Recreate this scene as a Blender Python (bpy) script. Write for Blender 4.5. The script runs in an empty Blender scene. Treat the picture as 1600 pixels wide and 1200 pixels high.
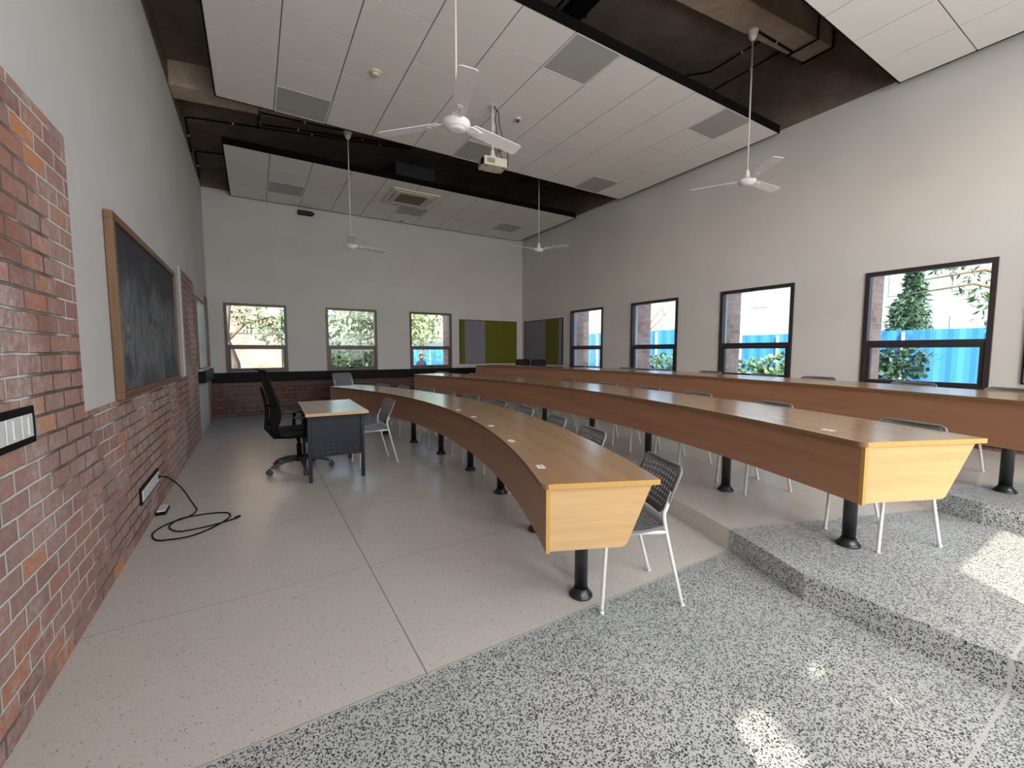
import bpy, bmesh, math, random
from mathutils import Vector, Matrix
PI = math.pi
R = math.radians
random.seed(7)
sc = bpy.context.scene
COL = sc.collection

# ------------------------------------------------------------ camera, world, sun, area lights, exposure
cam_d = bpy.data.cameras.new('camera')
cam = bpy.data.objects.new('camera', cam_d)
COL.objects.link(cam)
cam.location = (0, 0, 1.38)
cam.rotation_euler = (R(90 - 4.416), 0, R(-31.27))
cam_d.sensor_width = 36
cam_d.lens = 661.9 / 1600 * 36
cam_d.clip_start = 0.02
cam_d.clip_end = 300
sc.camera = cam

EXPOSURE = 0.5
SKY = 0.5
SUN = 5.5
REAR_FILL = 38.0
sc.view_settings.view_transform = 'Standard'
sc.view_settings.look = 'None'
sc.view_settings.exposure = EXPOSURE
sc.view_settings.gamma = 1
sc.view_settings.use_curve_mapping = False
sc.cycles.max_bounces = 9
sc.cycles.diffuse_bounces = 5
sc.cycles.glossy_bounces = 4
sc.cycles.transparent_max_bounces = 16
sc.cycles.caustics_reflective = False
sc.cycles.caustics_refractive = False
sc.cycles.sample_clamp_indirect = 6
sc.cycles.use_denoising = True

world = bpy.data.worlds.new('world')
sc.world = world
world.use_nodes = True
wn = world.node_tree
for n in list(wn.nodes): wn.nodes.remove(n)
wo = wn.nodes.new('ShaderNodeOutputWorld')
wb = wn.nodes.new('ShaderNodeBackground')
sk = wn.nodes.new('ShaderNodeTexSky')
sk.sky_type = 'NISHITA'
sk.sun_disc = False
sk.sun_elevation = R(38)
sk.sun_rotation = R(213)
sk.air_density = 1.0
sk.dust_density = 3.5
sk.ozone_density = 1.0
wn.links.new(sk.outputs[0], wb.inputs[0])
wb.inputs[1].default_value = SKY
wn.links.new(wb.outputs[0], wo.inputs[0])

def light(name, kind, loc, direction, energy, color=(1, 1, 1), size=None, portal=False, angle=None):
    d = bpy.data.lights.new(name, kind)
    o = bpy.data.objects.new(name, d)
    COL.objects.link(o)
    o.location = loc
    o.rotation_euler = Vector(direction).to_track_quat('-Z', 'Y').to_euler()
    d.energy = energy
    d.color = color
    if size:
        d.shape = 'RECTANGLE'; d.size, d.size_y = size
    if portal: d.cycles.is_portal = True
    if angle: d.angle = angle
    return o

SUNDIR = Vector((.55, .83, 0)).normalized() * math.cos(R(38)) + Vector((0, 0, -math.sin(R(38))))
light('sun', 'SUN', (-6, -9, 9), SUNDIR, SUN, (1, .88, .68), angle=R(.5))
REAR_WIN = [(.35, 1.15), (2.33, 1.15), (4.32, 1.15)]
XL, XR, YB, YR = -.771, 6.82, 10.65, -1.54
for cx, w in REAR_WIN:
    light('fill_rear_window', 'AREA', (cx, YR - .3, 1.66), (0, 1, 0), REAR_FILL, (.96, .98, 1), (w + .1, 1.5))  # fill lamps added outside the inferred rear windows to brighten the room
light('fill_high_opening', 'AREA', (3.0, YR - .3, 3.55), (0, 1, -.12), REAR_FILL * 2.4, (.97, .985, 1), (6.4, 1.1))  # added fill lamp behind an invented high opening in the rear wall
for cy in (1.81, 3.81, 5.81, 7.81):
    light('sky_portal', 'AREA', (7.0, cy, 1.66), (-1, 0, 0), 1, size=(1.15, 1.45), portal=True)
for cx in (.07, 2.02, 3.99):
    light('sky_portal', 'AREA', (cx, 10.85, 1.66), (0, -1, 0), 1, size=(1.15, 1.45), portal=True)

# ------------------------------------------------------------ helpers
def tag(o, label=None, cat=None, group=None, kind=None):
    if label: o['label'] = label
    if cat: o['category'] = cat
    if group: o['group'] = group
    if kind: o['kind'] = kind
    return o

class MB:
    def __init__(s): s.v = []; s.f = []; s.uv = []; s.mi = []; s.m = 0; s.sm = []
    def face(s, idx, uv=None, smooth=False):
        s.f.append(tuple(idx)); s.uv.append(uv); s.mi.append(s.m); s.sm.append(smooth)
    def add(s, vs):
        b = len(s.v); s.v += [tuple(v) for v in vs]; return b
    def box(s, x0, x1, y0, y1, z0, z1, M=None):
        P = [(x0,y0,z0),(x1,y0,z0),(x1,y1,z0),(x0,y1,z0),(x0,y0,z1),(x1,y0,z1),(x1,y1,z1),(x0,y1,z1)]
        if M is not None: P = [tuple(M @ Vector(p)) for p in P]
        b = s.add(P)
        for q in ((0,3,2,1),(4,5,6,7),(0,1,5,4),(1,2,6,5),(2,3,7,6),(3,0,4,7)):
            s.face([b+i for i in q])
    def prism(s, pts, a, b_, axis='z', M=None):
        # pts 2-D polygon (ccw), extruded from a to b_ along axis
        n = len(pts)
        def P(p, h):
            q = {'z': (p[0], p[1], h), 'y': (p[0], h, p[1]), 'x': (h, p[0], p[1])}[axis]
            return tuple(M @ Vector(q)) if M is not None else q
        b = s.add([P(p, a) for p in pts] + [P(p, b_) for p in pts])
        s.face([b+i for i in reversed(range(n))]); s.face([b+n+i for i in range(n)])
        for i in range(n):
            j = (i+1) % n; s.face([b+i, b+j, b+n+j, b+n+i])
    def tube(s, pts, r, seg=8, closed=False, caps=True):
        pts = [Vector(p) for p in pts]; n = len(pts)
        rs = r if isinstance(r, (list, tuple)) else [r]*n
        up = None; rings = []
        for i, p in enumerate(pts):
            a = pts[i-1] if (i > 0 or closed) else p
            c = pts[(i+1) % n] if (i < n-1 or closed) else p
            t = (c - a).normalized()
            if up is None:
                up = Vector((0,0,1)) if abs(t.z) < .9 else Vector((1,0,0))
            x = t.cross(up)
            if x.length < 1e-6: x = t.cross(Vector((0,1,0)))
            x.normalize(); y = x.cross(t).normalized(); up = y
            rings.append(s.add([p + (x*math.cos(2*PI*k/seg) + y*math.sin(2*PI*k/seg))*rs[i] for k in range(seg)]))
        m = n if closed else n-1
        for i in range(m):
            a, b = rings[i], rings[(i+1) % n]
            for k in range(seg):
                l = (k+1) % seg; s.face([a+k, a+l, b+l, b+k], smooth=True)
        if caps and not closed:
            s.face([rings[0]+k for k in reversed(range(seg))]); s.face([rings[-1]+k for k in range(seg)])
    def lathe(s, prof, c=(0,0,0), seg=24, M=None):
        rings = []
        for r, z in prof:
            P = [(c[0]+r*math.cos(2*PI*k/seg), c[1]+r*math.sin(2*PI*k/seg), c[2]+z) for k in range(seg)]
            if M is not None: P = [tuple(M @ Vector(p)) for p in P]
            rings.append(s.add(P))
        for a, b in zip(rings, rings[1:]):
            for k in range(seg):
                l = (k+1) % seg; s.face([a+k, a+l, b+l, b+k], smooth=True)
        s.face([rings[0]+k for k in reversed(range(seg))]); s.face([rings[-1]+k for k in range(seg)])
    def build(s, name, mats, parent=None, bevel=0, smooth=False, fix=True):
        me = bpy.data.meshes.new(name)
        me.from_pydata(s.v, [], s.f)
        if not isinstance(mats, (list, tuple)): mats = [mats]
        for m in mats: me.materials.append(m)
        if any(u is not None for u in s.uv):
            ul = me.uv_layers.new(name='UVMap')
            for p, u in zip(me.polygons, s.uv):
                if u is None: continue
                for li, q in zip(p.loop_indices, u): ul.data[li].uv = q
        for p, i, q in zip(me.polygons, s.mi, s.sm):
            p.material_index = i; p.use_smooth = q or smooth
        if fix:
            bm = bmesh.new(); bm.from_mesh(me)
            bmesh.ops.recalc_face_normals(bm, faces=bm.faces)
            bm.to_mesh(me); bm.free()
        me.update()
        o = bpy.data.objects.new(name, me)
        COL.objects.link(o)
        if parent: o.parent = parent
        if bevel:
            b = o.modifiers.new('bevel', 'BEVEL'); b.width = bevel; b.segments = 2; b.limit_method = 'ANGLE'; b.angle_limit = R(40)
        return o

def empty(name, loc=(0,0,0), rz=0):
    o = bpy.data.objects.new(name, None)
    COL.objects.link(o)
    o.empty_display_size = .1
    o.location = loc; o.rotation_euler = (0, 0, rz)
    return o

KIDS = {}
def kids(o): return [c for c in bpy.data.objects if c.parent == o]
def copy_tree(o, parent=None):
    c = o.copy(); COL.objects.link(c)
    if parent: c.parent = parent
    for ch in kids(o): copy_tree(ch, c)
    return c

# ------------------------------------------------------------ materials
def mat(name):
    m = bpy.data.materials.new(name); m.use_nodes = True
    nt = m.node_tree; p = nt.nodes['Principled BSDF']
    return m, nt, p
def N(nt, t, **kw):
    n = nt.nodes.new(t)
    for k, v in kw.items(): setattr(n, k, v)
    return n
def math_(nt, op, a, b=None, c=None):
    n = N(nt, 'ShaderNodeMath', operation=op)
    for i, x in enumerate((a, b, c)):
        if x is None: continue
        if isinstance(x, (int, float)): n.inputs[i].default_value = x
        else: nt.links.new(x, n.inputs[i])
    return n.outputs[0]
def mix(nt, fac, a, b, mode='MIX'):
    n = N(nt, 'ShaderNodeMix', data_type='RGBA', blend_type=mode)
    for i, x in ((0, fac), (6, a), (7, b)):
        if isinstance(x, (int, float)): n.inputs[i].default_value = x
        elif isinstance(x, tuple): n.inputs[i].default_value = (*x, 1)
        else: nt.links.new(x, n.inputs[i])
    return n.outputs[2]
def ramp(nt, fac, stops, interp='LINEAR'):
    n = N(nt, 'ShaderNodeValToRGB'); cr = n.color_ramp; cr.interpolation = interp
    while len(cr.elements) > 1: cr.elements.remove(cr.elements[-1])
    for i, (p, c) in enumerate(stops):
        e = cr.elements[0] if i == 0 else cr.elements.new(p)
        e.position = p; e.color = (*c, 1) if isinstance(c, tuple) else (c, c, c, 1)
    nt.links.new(fac, n.inputs[0]); return n.outputs[0]
def coords(nt, kind='Object'):
    return N(nt, 'ShaderNodeTexCoord').outputs[kind]
def noise(nt, vec, scale, detail=3, rough=.5, out=0):
    n = N(nt, 'ShaderNodeTexNoise'); n.inputs['Scale'].default_value = scale
    n.inputs['Detail'].default_value = detail; n.inputs['Roughness'].default_value = rough
    nt.links.new(vec, n.inputs['Vector']); return n.outputs[out]
def bump(nt, p, h, strength=.2, dist=.01):
    b = N(nt, 'ShaderNodeBump'); b.inputs['Strength'].default_value = strength; b.inputs['Distance'].default_value = dist
    nt.links.new(h, b.inputs['Height']); nt.links.new(b.outputs[0], p.inputs['Normal'])
def simple(name, color, rough=.5, metal=0, spec=.5, nz=0, nscale=30):
    m, nt, p = mat(name)
    p.inputs['Roughness'].default_value = rough; p.inputs['Metallic'].default_value = metal
    p.inputs['Specular IOR Level'].default_value = spec
    c = coords(nt)
    f = noise(nt, c, nscale, 3)
    k = nz if nz else .04
    lo = tuple(max(0, x*(1-k*2)) for x in color); hi = tuple(min(1, x*(1+k*2)) for x in color)
    nt.links.new(mix(nt, f, lo, hi), p.inputs['Base Color'])
    return m

def m_plaster():
    m, nt, p = mat('plaster_offwhite')
    c = coords(nt)
    f = noise(nt, c, 1.3, 5, .6); g = noise(nt, c, 160, 2)
    nt.links.new(ramp(nt, f, [(.25, (.56,.55,.535)), (.75, (.62,.61,.59))]), p.inputs['Base Color'])
    p.inputs['Roughness'].default_value = .85
    bump(nt, p, g, .18, .004)
    return m

def m_brick(name, tint='red', bw=.215, rh=.086):
    m, nt, p = mat(name)
    c = coords(nt)
    sx = N(nt, 'ShaderNodeSeparateXYZ'); nt.links.new(c, sx.inputs[0])
    ge = N(nt, 'ShaderNodeNewGeometry'); sn = N(nt, 'ShaderNodeSeparateXYZ'); nt.links.new(ge.outputs['True Normal'], sn.inputs[0])
    isx = math_(nt, 'GREATER_THAN', math_(nt, 'ABSOLUTE', sn.outputs[0]), .5)
    u = math_(nt, 'ADD', math_(nt, 'MULTIPLY', isx, sx.outputs[1]), math_(nt, 'MULTIPLY', math_(nt, 'SUBTRACT', 1, isx), sx.outputs[0]))
    u = math_(nt, 'ADD', u, 20); v = math_(nt, 'ADD', sx.outputs[2], 8.6)
    cv = N(nt, 'ShaderNodeCombineXYZ'); nt.links.new(u, cv.inputs[0]); nt.links.new(v, cv.inputs[1])
    wob = noise(nt, c, 9, 2, .5, 1)
    wv = N(nt, 'ShaderNodeVectorMath', operation='MULTIPLY_ADD')
    nt.links.new(wob, wv.inputs[0]); wv.inputs[1].default_value = (.012,.012,0); nt.links.new(cv.outputs[0], wv.inputs[2])
    br = N(nt, 'ShaderNodeTexBrick')
    nt.links.new(wv.outputs[0], br.inputs['Vector'])
    br.inputs['Scale'].default_value = 1; br.inputs['Brick Width'].default_value = bw; br.inputs['Row Height'].default_value = rh
    br.inputs['Mortar Size'].default_value = .0075; br.inputs['Mortar Smooth'].default_value = .35
    br.inputs['Color1'].default_value = (0,0,0,1); br.inputs['Color2'].default_value = (1,1,1,1); br.inputs['Mortar'].default_value = (.5,.5,.5,1)
    su = N(nt, 'ShaderNodeSeparateXYZ'); nt.links.new(wv.outputs[0], su.inputs[0])
    row = math_(nt, 'FLOOR', math_(nt, 'DIVIDE', su.outputs[1], rh))
    even = math_(nt, 'SUBTRACT', 1, math_(nt, 'MODULO', row, 2))
    # brick node shifts every second row
    col = math_(nt, 'FLOOR', math_(nt, 'ADD', math_(nt, 'DIVIDE', su.outputs[0], bw), math_(nt, 'MULTIPLY', even, .5)))
    idv = N(nt, 'ShaderNodeCombineXYZ'); nt.links.new(col, idv.inputs[0]); nt.links.new(row, idv.inputs[1])
    wn_ = N(nt, 'ShaderNodeTexWhiteNoise', noise_dimensions='2D'); nt.links.new(idv.outputs[0], wn_.inputs['Vector'])
    if tint in ('red', 'dark'):
        base = ramp(nt, wn_.outputs[0], [(0,(.22,.105,.085)),(.22,(.31,.135,.10)),(.45,(.36,.18,.14)),(.66,(.30,.175,.15)),(.8,(.40,.16,.10)),(.95,(.46,.17,.08)),(.985,(.60,.22,.06))])
    else:
        base = ramp(nt, wn_.outputs[0], [(0,(.30,.15,.12)),(.5,(.42,.24,.19)),(1,(.52,.33,.27))])
    big = ramp(nt, noise(nt, c, .9, 3, .5), [(.40, 0.0),(.58, .6)])
    if tint in ('red', 'dark'): base = mix(nt, big, base, (.37,.235,.205))
    s1 = noise(nt, c, 34, 5, .65)
    base = mix(nt, .35, base, ramp(nt, s1, [(.3,(.75,.75,.75)),(.7,(1.5,1.5,1.5))]), 'MULTIPLY')
    pale = noise(nt, c, 1.5, 5, .72)
    pm = ramp(nt, pale, [(.42, 0.0),(.62, .95)])
    fine = ramp(nt, noise(nt, c, 22, 5, .75), [(.38, 0.0),(.66, 1.0)])
    pf = math_(nt, 'MULTIPLY', pm, fine)
    base = mix(nt, pf, base, (.56,.49,.46))
    mort_n = noise(nt, c, 1.1, 3, .6)
    mort = ramp(nt, mort_n, [(.42,(.10,.085,.075)),(.5,(.2,.175,.155)),(.56,(.64,.61,.58))]) if tint in ('red', 'dark') else ramp(nt, mort_n, [(.3,(.42,.36,.32)),(.7,(.55,.5,.46))])
    colr = mix(nt, br.outputs['Fac'], base, mort)
    if tint == 'dark': colr = mix(nt, 1.0, colr, (.34,.30,.32), 'MULTIPLY')  # dado copy of the red brick, shade below the windows multiplied into its colour
    nt.links.new(colr, p.inputs['Base Color'])
    p.inputs['Roughness'].default_value = .82
    h = math_(nt, 'ADD', math_(nt, 'MULTIPLY', math_(nt, 'SUBTRACT', 1, br.outputs['Fac']), 1.0), math_(nt, 'MULTIPLY', s1, .25))
    bump(nt, p, h, 1.0, .02)
    return m

def m_light_terrazzo():
    m, nt, p = mat('terrazzo_cream')
    c = coords(nt)
    sx = N(nt, 'ShaderNodeSeparateXYZ'); nt.links.new(c, sx.inputs[0])
    n1 = noise(nt, c, .9, 3, .5)
    base = ramp(nt, n1, [(.25,(.585,.56,.52)),(.75,(.64,.615,.575))])
    vo = N(nt, 'ShaderNodeTexVoronoi'); vo.inputs['Scale'].default_value = 130; nt.links.new(c, vo.inputs['Vector'])
    rs = N(nt, 'ShaderNodeSeparateColor'); nt.links.new(vo.outputs['Color'], rs.inputs[0])
    chip = math_(nt, 'MULTIPLY', math_(nt, 'GREATER_THAN', rs.outputs[0], .88), math_(nt, 'LESS_THAN', vo.outputs['Distance'], math_(nt, 'MULTIPLY', rs.outputs[1], .5)))
    base = mix(nt, math_(nt, 'MULTIPLY', chip, .8), base, (.2,.165,.14))
    v2 = N(nt, 'ShaderNodeTexVoronoi'); v2.inputs['Scale'].default_value = 210; nt.links.new(c, v2.inputs['Vector'])
    r2 = N(nt, 'ShaderNodeSeparateColor'); nt.links.new(v2.outputs['Color'], r2.inputs[0])
    base = mix(nt, .3, base, ramp(nt, r2.outputs[0], [(0,(.66,.64,.6)),(.5,(.93,.92,.9)),(1,(1.1,1.1,1.08))]), 'MULTIPLY')
    v3 = N(nt, 'ShaderNodeTexVoronoi'); v3.inputs['Scale'].default_value = 6; nt.links.new(c, v3.inputs['Vector'])
    r3 = N(nt, 'ShaderNodeSeparateColor'); nt.links.new(v3.outputs['Color'], r3.inputs[0])
    sp = math_(nt, 'MULTIPLY', math_(nt, 'GREATER_THAN', r3.outputs[0], .8), ramp(nt, v3.outputs['Distance'], [(.03, .45),(.12, 0.0)]))
    base = mix(nt, sp, base, (.30,.23,.15))
    # dividing joints
    jx = math_(nt, 'LESS_THAN', math_(nt, 'ABSOLUTE', math_(nt, 'SUBTRACT', sx.outputs[0], .58)), .0035)
    ym = math_(nt, 'MODULO', math_(nt, 'ADD', sx.outputs[1], 1.08*10 - 1.66 + .54), 1.08)
    jy = math_(nt, 'LESS_THAN', math_(nt, 'ABSOLUTE', math_(nt, 'SUBTRACT', ym, .54)), .002)
    up = math_(nt, 'LESS_THAN', sx.outputs[2], .05)
    j = math_(nt, 'MULTIPLY', math_(nt, 'MAXIMUM', jx, jy), up)
    base = mix(nt, math_(nt, 'MULTIPLY', j, .75), base, (.2,.18,.17))
    nt.links.new(base, p.inputs['Base Color'])
    p.inputs['Roughness'].default_value = .27
    p.inputs['Specular IOR Level'].default_value = .5
    return m

def m_dark_terrazzo():
    m, nt, p = mat('terrazzo_black_chip')
    c = coords(nt)
    wob = noise(nt, c, 60, 2, .5, 1)
    wv = N(nt, 'ShaderNodeVectorMath', operation='MULTIPLY_ADD')
    nt.links.new(wob, wv.inputs[0]); wv.inputs[1].default_value = (.012,.012,.012); nt.links.new(c, wv.inputs[2])
    vo = N(nt, 'ShaderNodeTexVoronoi'); vo.inputs['Scale'].default_value = 140; nt.links.new(wv.outputs[0], vo.inputs['Vector'])
    rs = N(nt, 'ShaderNodeSeparateColor'); nt.links.new(vo.outputs['Color'], rs.inputs[0])
    dens = ramp(nt, noise(nt, c, 3, 4, .65), [(.3,.74),(.7,.93)])
    isb = math_(nt, 'LESS_THAN', rs.outputs[0], dens)
    sz = math_(nt, 'LESS_THAN', vo.outputs['Distance'], math_(nt, 'ADD', math_(nt, 'MULTIPLY', rs.outputs[1], .32), .3))
    chip = math_(nt, 'MULTIPLY', isb, sz)
    cc = ramp(nt, rs.outputs[2], [(0,(.012,.015,.016)),(.7,(.035,.042,.045)),(1,(.16,.175,.17))])
    bg = ramp(nt, noise(nt, c, 1.6, 4, .6), [(.3,(.45,.48,.475)),(.7,(.55,.575,.565))])
    base = mix(nt, chip, bg, cc)
    sx = N(nt, 'ShaderNodeSeparateXYZ'); nt.links.new(c, sx.inputs[0])
    jy = math_(nt, 'LESS_THAN', math_(nt, 'ABSOLUTE', math_(nt, 'SUBTRACT', sx.outputs[1], .335)), .006)
    base = mix(nt, math_(nt, 'MULTIPLY', jy, .8), base, (.55,.55,.53))
    nt.links.new(base, p.inputs['Base Color'])
    p.inputs['Roughness'].default_value = .36
    return m

def m_wood(name, lo, hi, rough=.3, uv=True, s=(.7, 11, 11)):
    m, nt, p = mat(name)
    c = coords(nt, 'UV' if uv else 'Object')
    mp = N(nt, 'ShaderNodeMapping'); mp.inputs['Scale'].default_value = s; nt.links.new(c, mp.inputs['Vector'])
    f = noise(nt, mp.outputs[0], 1.0, 6, .62)
    mp2 = N(nt, 'ShaderNodeMapping'); mp2.inputs['Scale'].default_value = tuple(q*6 for q in s); nt.links.new(c, mp2.inputs['Vector'])
    g = noise(nt, mp2.outputs[0], 1.0, 3, .6)
    base = ramp(nt, f, [(.28, lo),(.72, hi)])
    base = mix(nt, .3, base, ramp(nt, g, [(.3,(.75,.73,.7)),(.7,(1,1,1))]), 'MULTIPLY')
    nt.links.new(base, p.inputs['Base Color'])
    p.inputs['Roughness'].default_value = rough
    return m

def m_concrete(name='raw_concrete', k=1.0):
    m, nt, p = mat(name)
    c = coords(nt)
    f = noise(nt, c, 1.4, 8, .7); g = noise(nt, c, 14, 5, .6)
    base = ramp(nt, f, [(q, tuple(x*k for x in c_)) for q, c_ in ((.3,(.14,.105,.08)),(.5,(.2,.155,.12)),(.72,(.29,.235,.18)))])
    base = mix(nt, .3, base, ramp(nt, g, [(.3,(.5,.5,.5)),(.7,(1,1,1))]), 'MULTIPLY')
    nt.links.new(base, p.inputs['Base Color']); p.inputs['Roughness'].default_value = .9
    bump(nt, p, g, .3, .02)
    return m

def m_board():
    m, nt, p = mat('chalky_slate')
    c = coords(nt)
    f = noise(nt, c, 1.5, 5, .6)
    mp = N(nt, 'ShaderNodeMapping'); mp.inputs['Scale'].default_value = (1, 1, .45); nt.links.new(c, mp.inputs['Vector'])
    g = N(nt, 'ShaderNodeTexNoise'); g.inputs['Scale'].default_value = 2.6; g.inputs['Detail'].default_value = 4; g.inputs['Distortion'].default_value = 2.2
    nt.links.new(mp.outputs[0], g.inputs['Vector'])
    sm = ramp(nt, g.outputs[0], [(.38,0.0),(.5,.35),(.56,.08),(.64,.42),(.75,.1)])
    sx = N(nt, 'ShaderNodeSeparateXYZ'); nt.links.new(c, sx.inputs[0])
    lowr = ramp(nt, math_(nt, 'ADD', math_(nt, 'DIVIDE', math_(nt, 'ADD', sx.outputs[2], .55), 1.1), math_(nt, 'MULTIPLY', math_(nt, 'SUBTRACT', f, .5), .9)), [(.0,.35),(.15,.9),(.6,.75),(.85,.0)])
    base = mix(nt, math_(nt, 'MULTIPLY', sm, lowr), (.028,.030,.036), (.50,.51,.53))
    base = mix(nt, math_(nt, 'MULTIPLY', lowr, .22), base, (.17,.175,.185))
    nt.links.new(base, p.inputs['Base Color']); p.inputs['Roughness'].default_value = .75
    return m

def m_glass():
    m, nt, p = mat('window_glass')
    nt.nodes.remove(p)
    out = [n for n in nt.nodes if n.type == 'OUTPUT_MATERIAL'][0]
    t = N(nt, 'ShaderNodeBsdfTransparent'); t.inputs[0].default_value = (.93,.97,.97,1)
    g = N(nt, 'ShaderNodeBsdfGlossy'); g.inputs['Roughness'].default_value = .02
    fr = N(nt, 'ShaderNodeFresnel'); fr.inputs[0].default_value = 1.25
    ms = N(nt, 'ShaderNodeMixShader')
    nt.links.new(fr.outputs[0], ms.inputs[0]); nt.links.new(t.outputs[0], ms.inputs[1]); nt.links.new(g.outputs[0], ms.inputs[2])
    nt.links.new(ms.outputs[0], out.inputs[0])
    return m

def m_leaf(name, a, b):
    m, nt, p = mat(name)
    c = coords(nt)
    f = noise(nt, c, 2.2, 3)
    w = N(nt, 'ShaderNodeTexWhiteNoise', noise_dimensions='3D')
    q = N(nt, 'ShaderNodeVectorMath', operation='SNAP'); q.inputs[1].default_value = (.12,.12,.12)
    nt.links.new(c, q.inputs[0]); nt.links.new(q.outputs[0], w.inputs['Vector'])
    nt.links.new(mix(nt, w.outputs[0], a, b), p.inputs['Base Color'])
    p.inputs['Roughness'].default_value = .6
    tr = p.inputs.get('Transmission Weight')
    return m

def m_fabric(name, col, v=.12):
    m, nt, p = mat(name)
    c = coords(nt)
    f = noise(nt, c, 45, 4, .7)
    lo = tuple(x*(1-v) for x in col); hi = tuple(min(1, x*(1+v)) for x in col)
    nt.links.new(ramp(nt, f, [(.35, lo),(.65, hi)]), p.inputs['Base Color'])
    p.inputs['Roughness'].default_value = .95
    bump(nt, p, noise(nt, c, 400, 2), .2, .002)
    return m

M = dict(
    plaster=m_plaster(), brick=m_brick('red_brick'), brick_shaded=m_brick('shaded_red_brick', 'dark'), brick_out=m_brick('sunlit_pink_brick', 'pink', .23, .085),
    light=m_light_terrazzo(), dark=m_dark_terrazzo(), concrete=m_concrete('raw_concrete', 2.0), slab=m_concrete('dark_concrete_slab', .85), slate=m_board(), glass=m_glass(),
    wood=m_wood('oak_laminate', (.33,.19,.096), (.44,.27,.145), .2),
    wood_end=m_wood('lit_honey_laminate', (.50,.315,.14), (.62,.42,.205), .32),  # desk wood with the light on the end panels put into the colour
    wood_front=m_wood('shaded_fascia_laminate', (.30,.14,.078), (.40,.205,.12), .34),  # desk wood with the shade on the front panels put into a darker tone
    desk_wood=m_wood('pale_beech_laminate', (.40,.29,.18), (.50,.375,.25), .22, uv=False, s=(9, .8, 9)),
    edge_shaded=simple('shaded_edge_band', (.20,.115,.055), .4),  # edge band darkened: shade along the curved desktop edges put into the colour
    edge=simple('ochre_edge_band', (.50,.29,.08), .4),
    frame_wood=m_wood('teak_frame', (.14,.072,.028), (.21,.115,.048), .45, uv=False, s=(26,1.5,1.5)),
    tile=simple('ceiling_tile', (.80,.785,.76), .9, nz=.02, nscale=3),
    tile_gap=simple('tile_groove', (.20,.19,.18), .8),
    raft_edge=simple('raft_black_edge', (.004,.004,.004), .95, spec=.1),
    panel_grey=simple('light_diffuser_off', (.40,.40,.40), .5),
    fan=simple('fan_white_enamel', (.84,.82,.82), .28, spec=.6),
    rod=simple('fan_rod_cream', (.62,.58,.5), .4),
    black=simple('black_plastic', (.005,.005,.007), .6, spec=.15),
    column=simple('black_powder_coat', (.012,.014,.018), .32, spec=.6),
    chair_grey=simple('grey_polypropylene', (.19,.19,.195), .38),
    chair_white=simple('white_steel_tube', (.68,.70,.69), .3, spec=.6),
    desk_steel=simple('charcoal_steel', (.012,.014,.024), .5, spec=.35),
    mesh_black=simple('black_mesh_fabric', (.010,.010,.011), .85),
    grey_plastic=simple('grey_nylon', (.06,.065,.07), .45),
    bronze=simple('bronze_window_frame', (.085,.06,.045), .42),
    darkframe=simple('dark_window_frame', (.028,.02,.022), .42),
    green=m_fabric('olive_felt', (.12,.118,.008)), grey_felt=m_fabric('grey_felt', (.205,.205,.24), .3),
    white=simple('white_plastic', (.72,.72,.70), .35), cream=simple('cream_plastic', (.66,.61,.5), .45),
    paper=simple('paper_label', (.8,.8,.82), .7), ink=simple('printed_ink', (.1,.1,.12), .7),
    whiteboard=simple('grey_whiteboard', (.55,.57,.6), .25),
    fence=simple('blue_sheet_fence', (.06,.30,.72), .5), fence_pole=simple('pale_post', (.75,.75,.72), .6),
    soil=simple('outdoor_ground', (.30,.27,.2), .95, nz=.2, nscale=2),
    leaf=m_leaf('leaf_green', (.06,.14,.055), (.17,.27,.12)), leaf_y=m_leaf('leaf_yellow_green', (.16,.25,.10), (.48,.52,.24)),
    leaf_d=m_leaf('leaf_dark_green', (.03,.075,.05), (.08,.16,.09)), bark=simple('bark', (.20,.16,.13), .9, nz=.2, nscale=12),
    pale=simple('pale_render', (.30,.36,.38), .85), pane_dark=simple('far_window', (.55,.6,.62), .5),
    navy=simple('navy_shirt', (.03,.035,.09), .85), skin=simple('skin', (.35,.18,.11), .6), hair=simple('black_hair', (.01,.01,.01), .6),
)

# ------------------------------------------------------------ setting: floors
CX, CY = -6.5, 4.9
def P(r, a, z=0):
    return (CX + r*math.cos(R(a)), CY + r*math.sin(R(a)), z)
def S(o): return tag(o, kind='structure')

JA = 19.28          # joint between cream and black-chip terrazzo
def poly_obj(name, polys, z0, z1, mats):
    # polys: (material index, points) joined as one slab with risers
    mb = MB()
    for mi, pts in polys:
        mb.m = mi; mb.prism(pts, z0, z1)
    return mb.build(name, mats, fix=True)
mb = MB()
mb.m = 0; mb.box(XL-.3, XR+.2, 1.65, 8.13, -.2, 0)
mb.m = 1; mb.box(XL-.3, XR+.2, YR-.2, 1.65, -.2, 0); mb.box(XL-.3, XR+.2, 8.13, YB+.2, -.2, 0)
S(mb.build('floor', [M['light'], M['dark']]))

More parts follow.
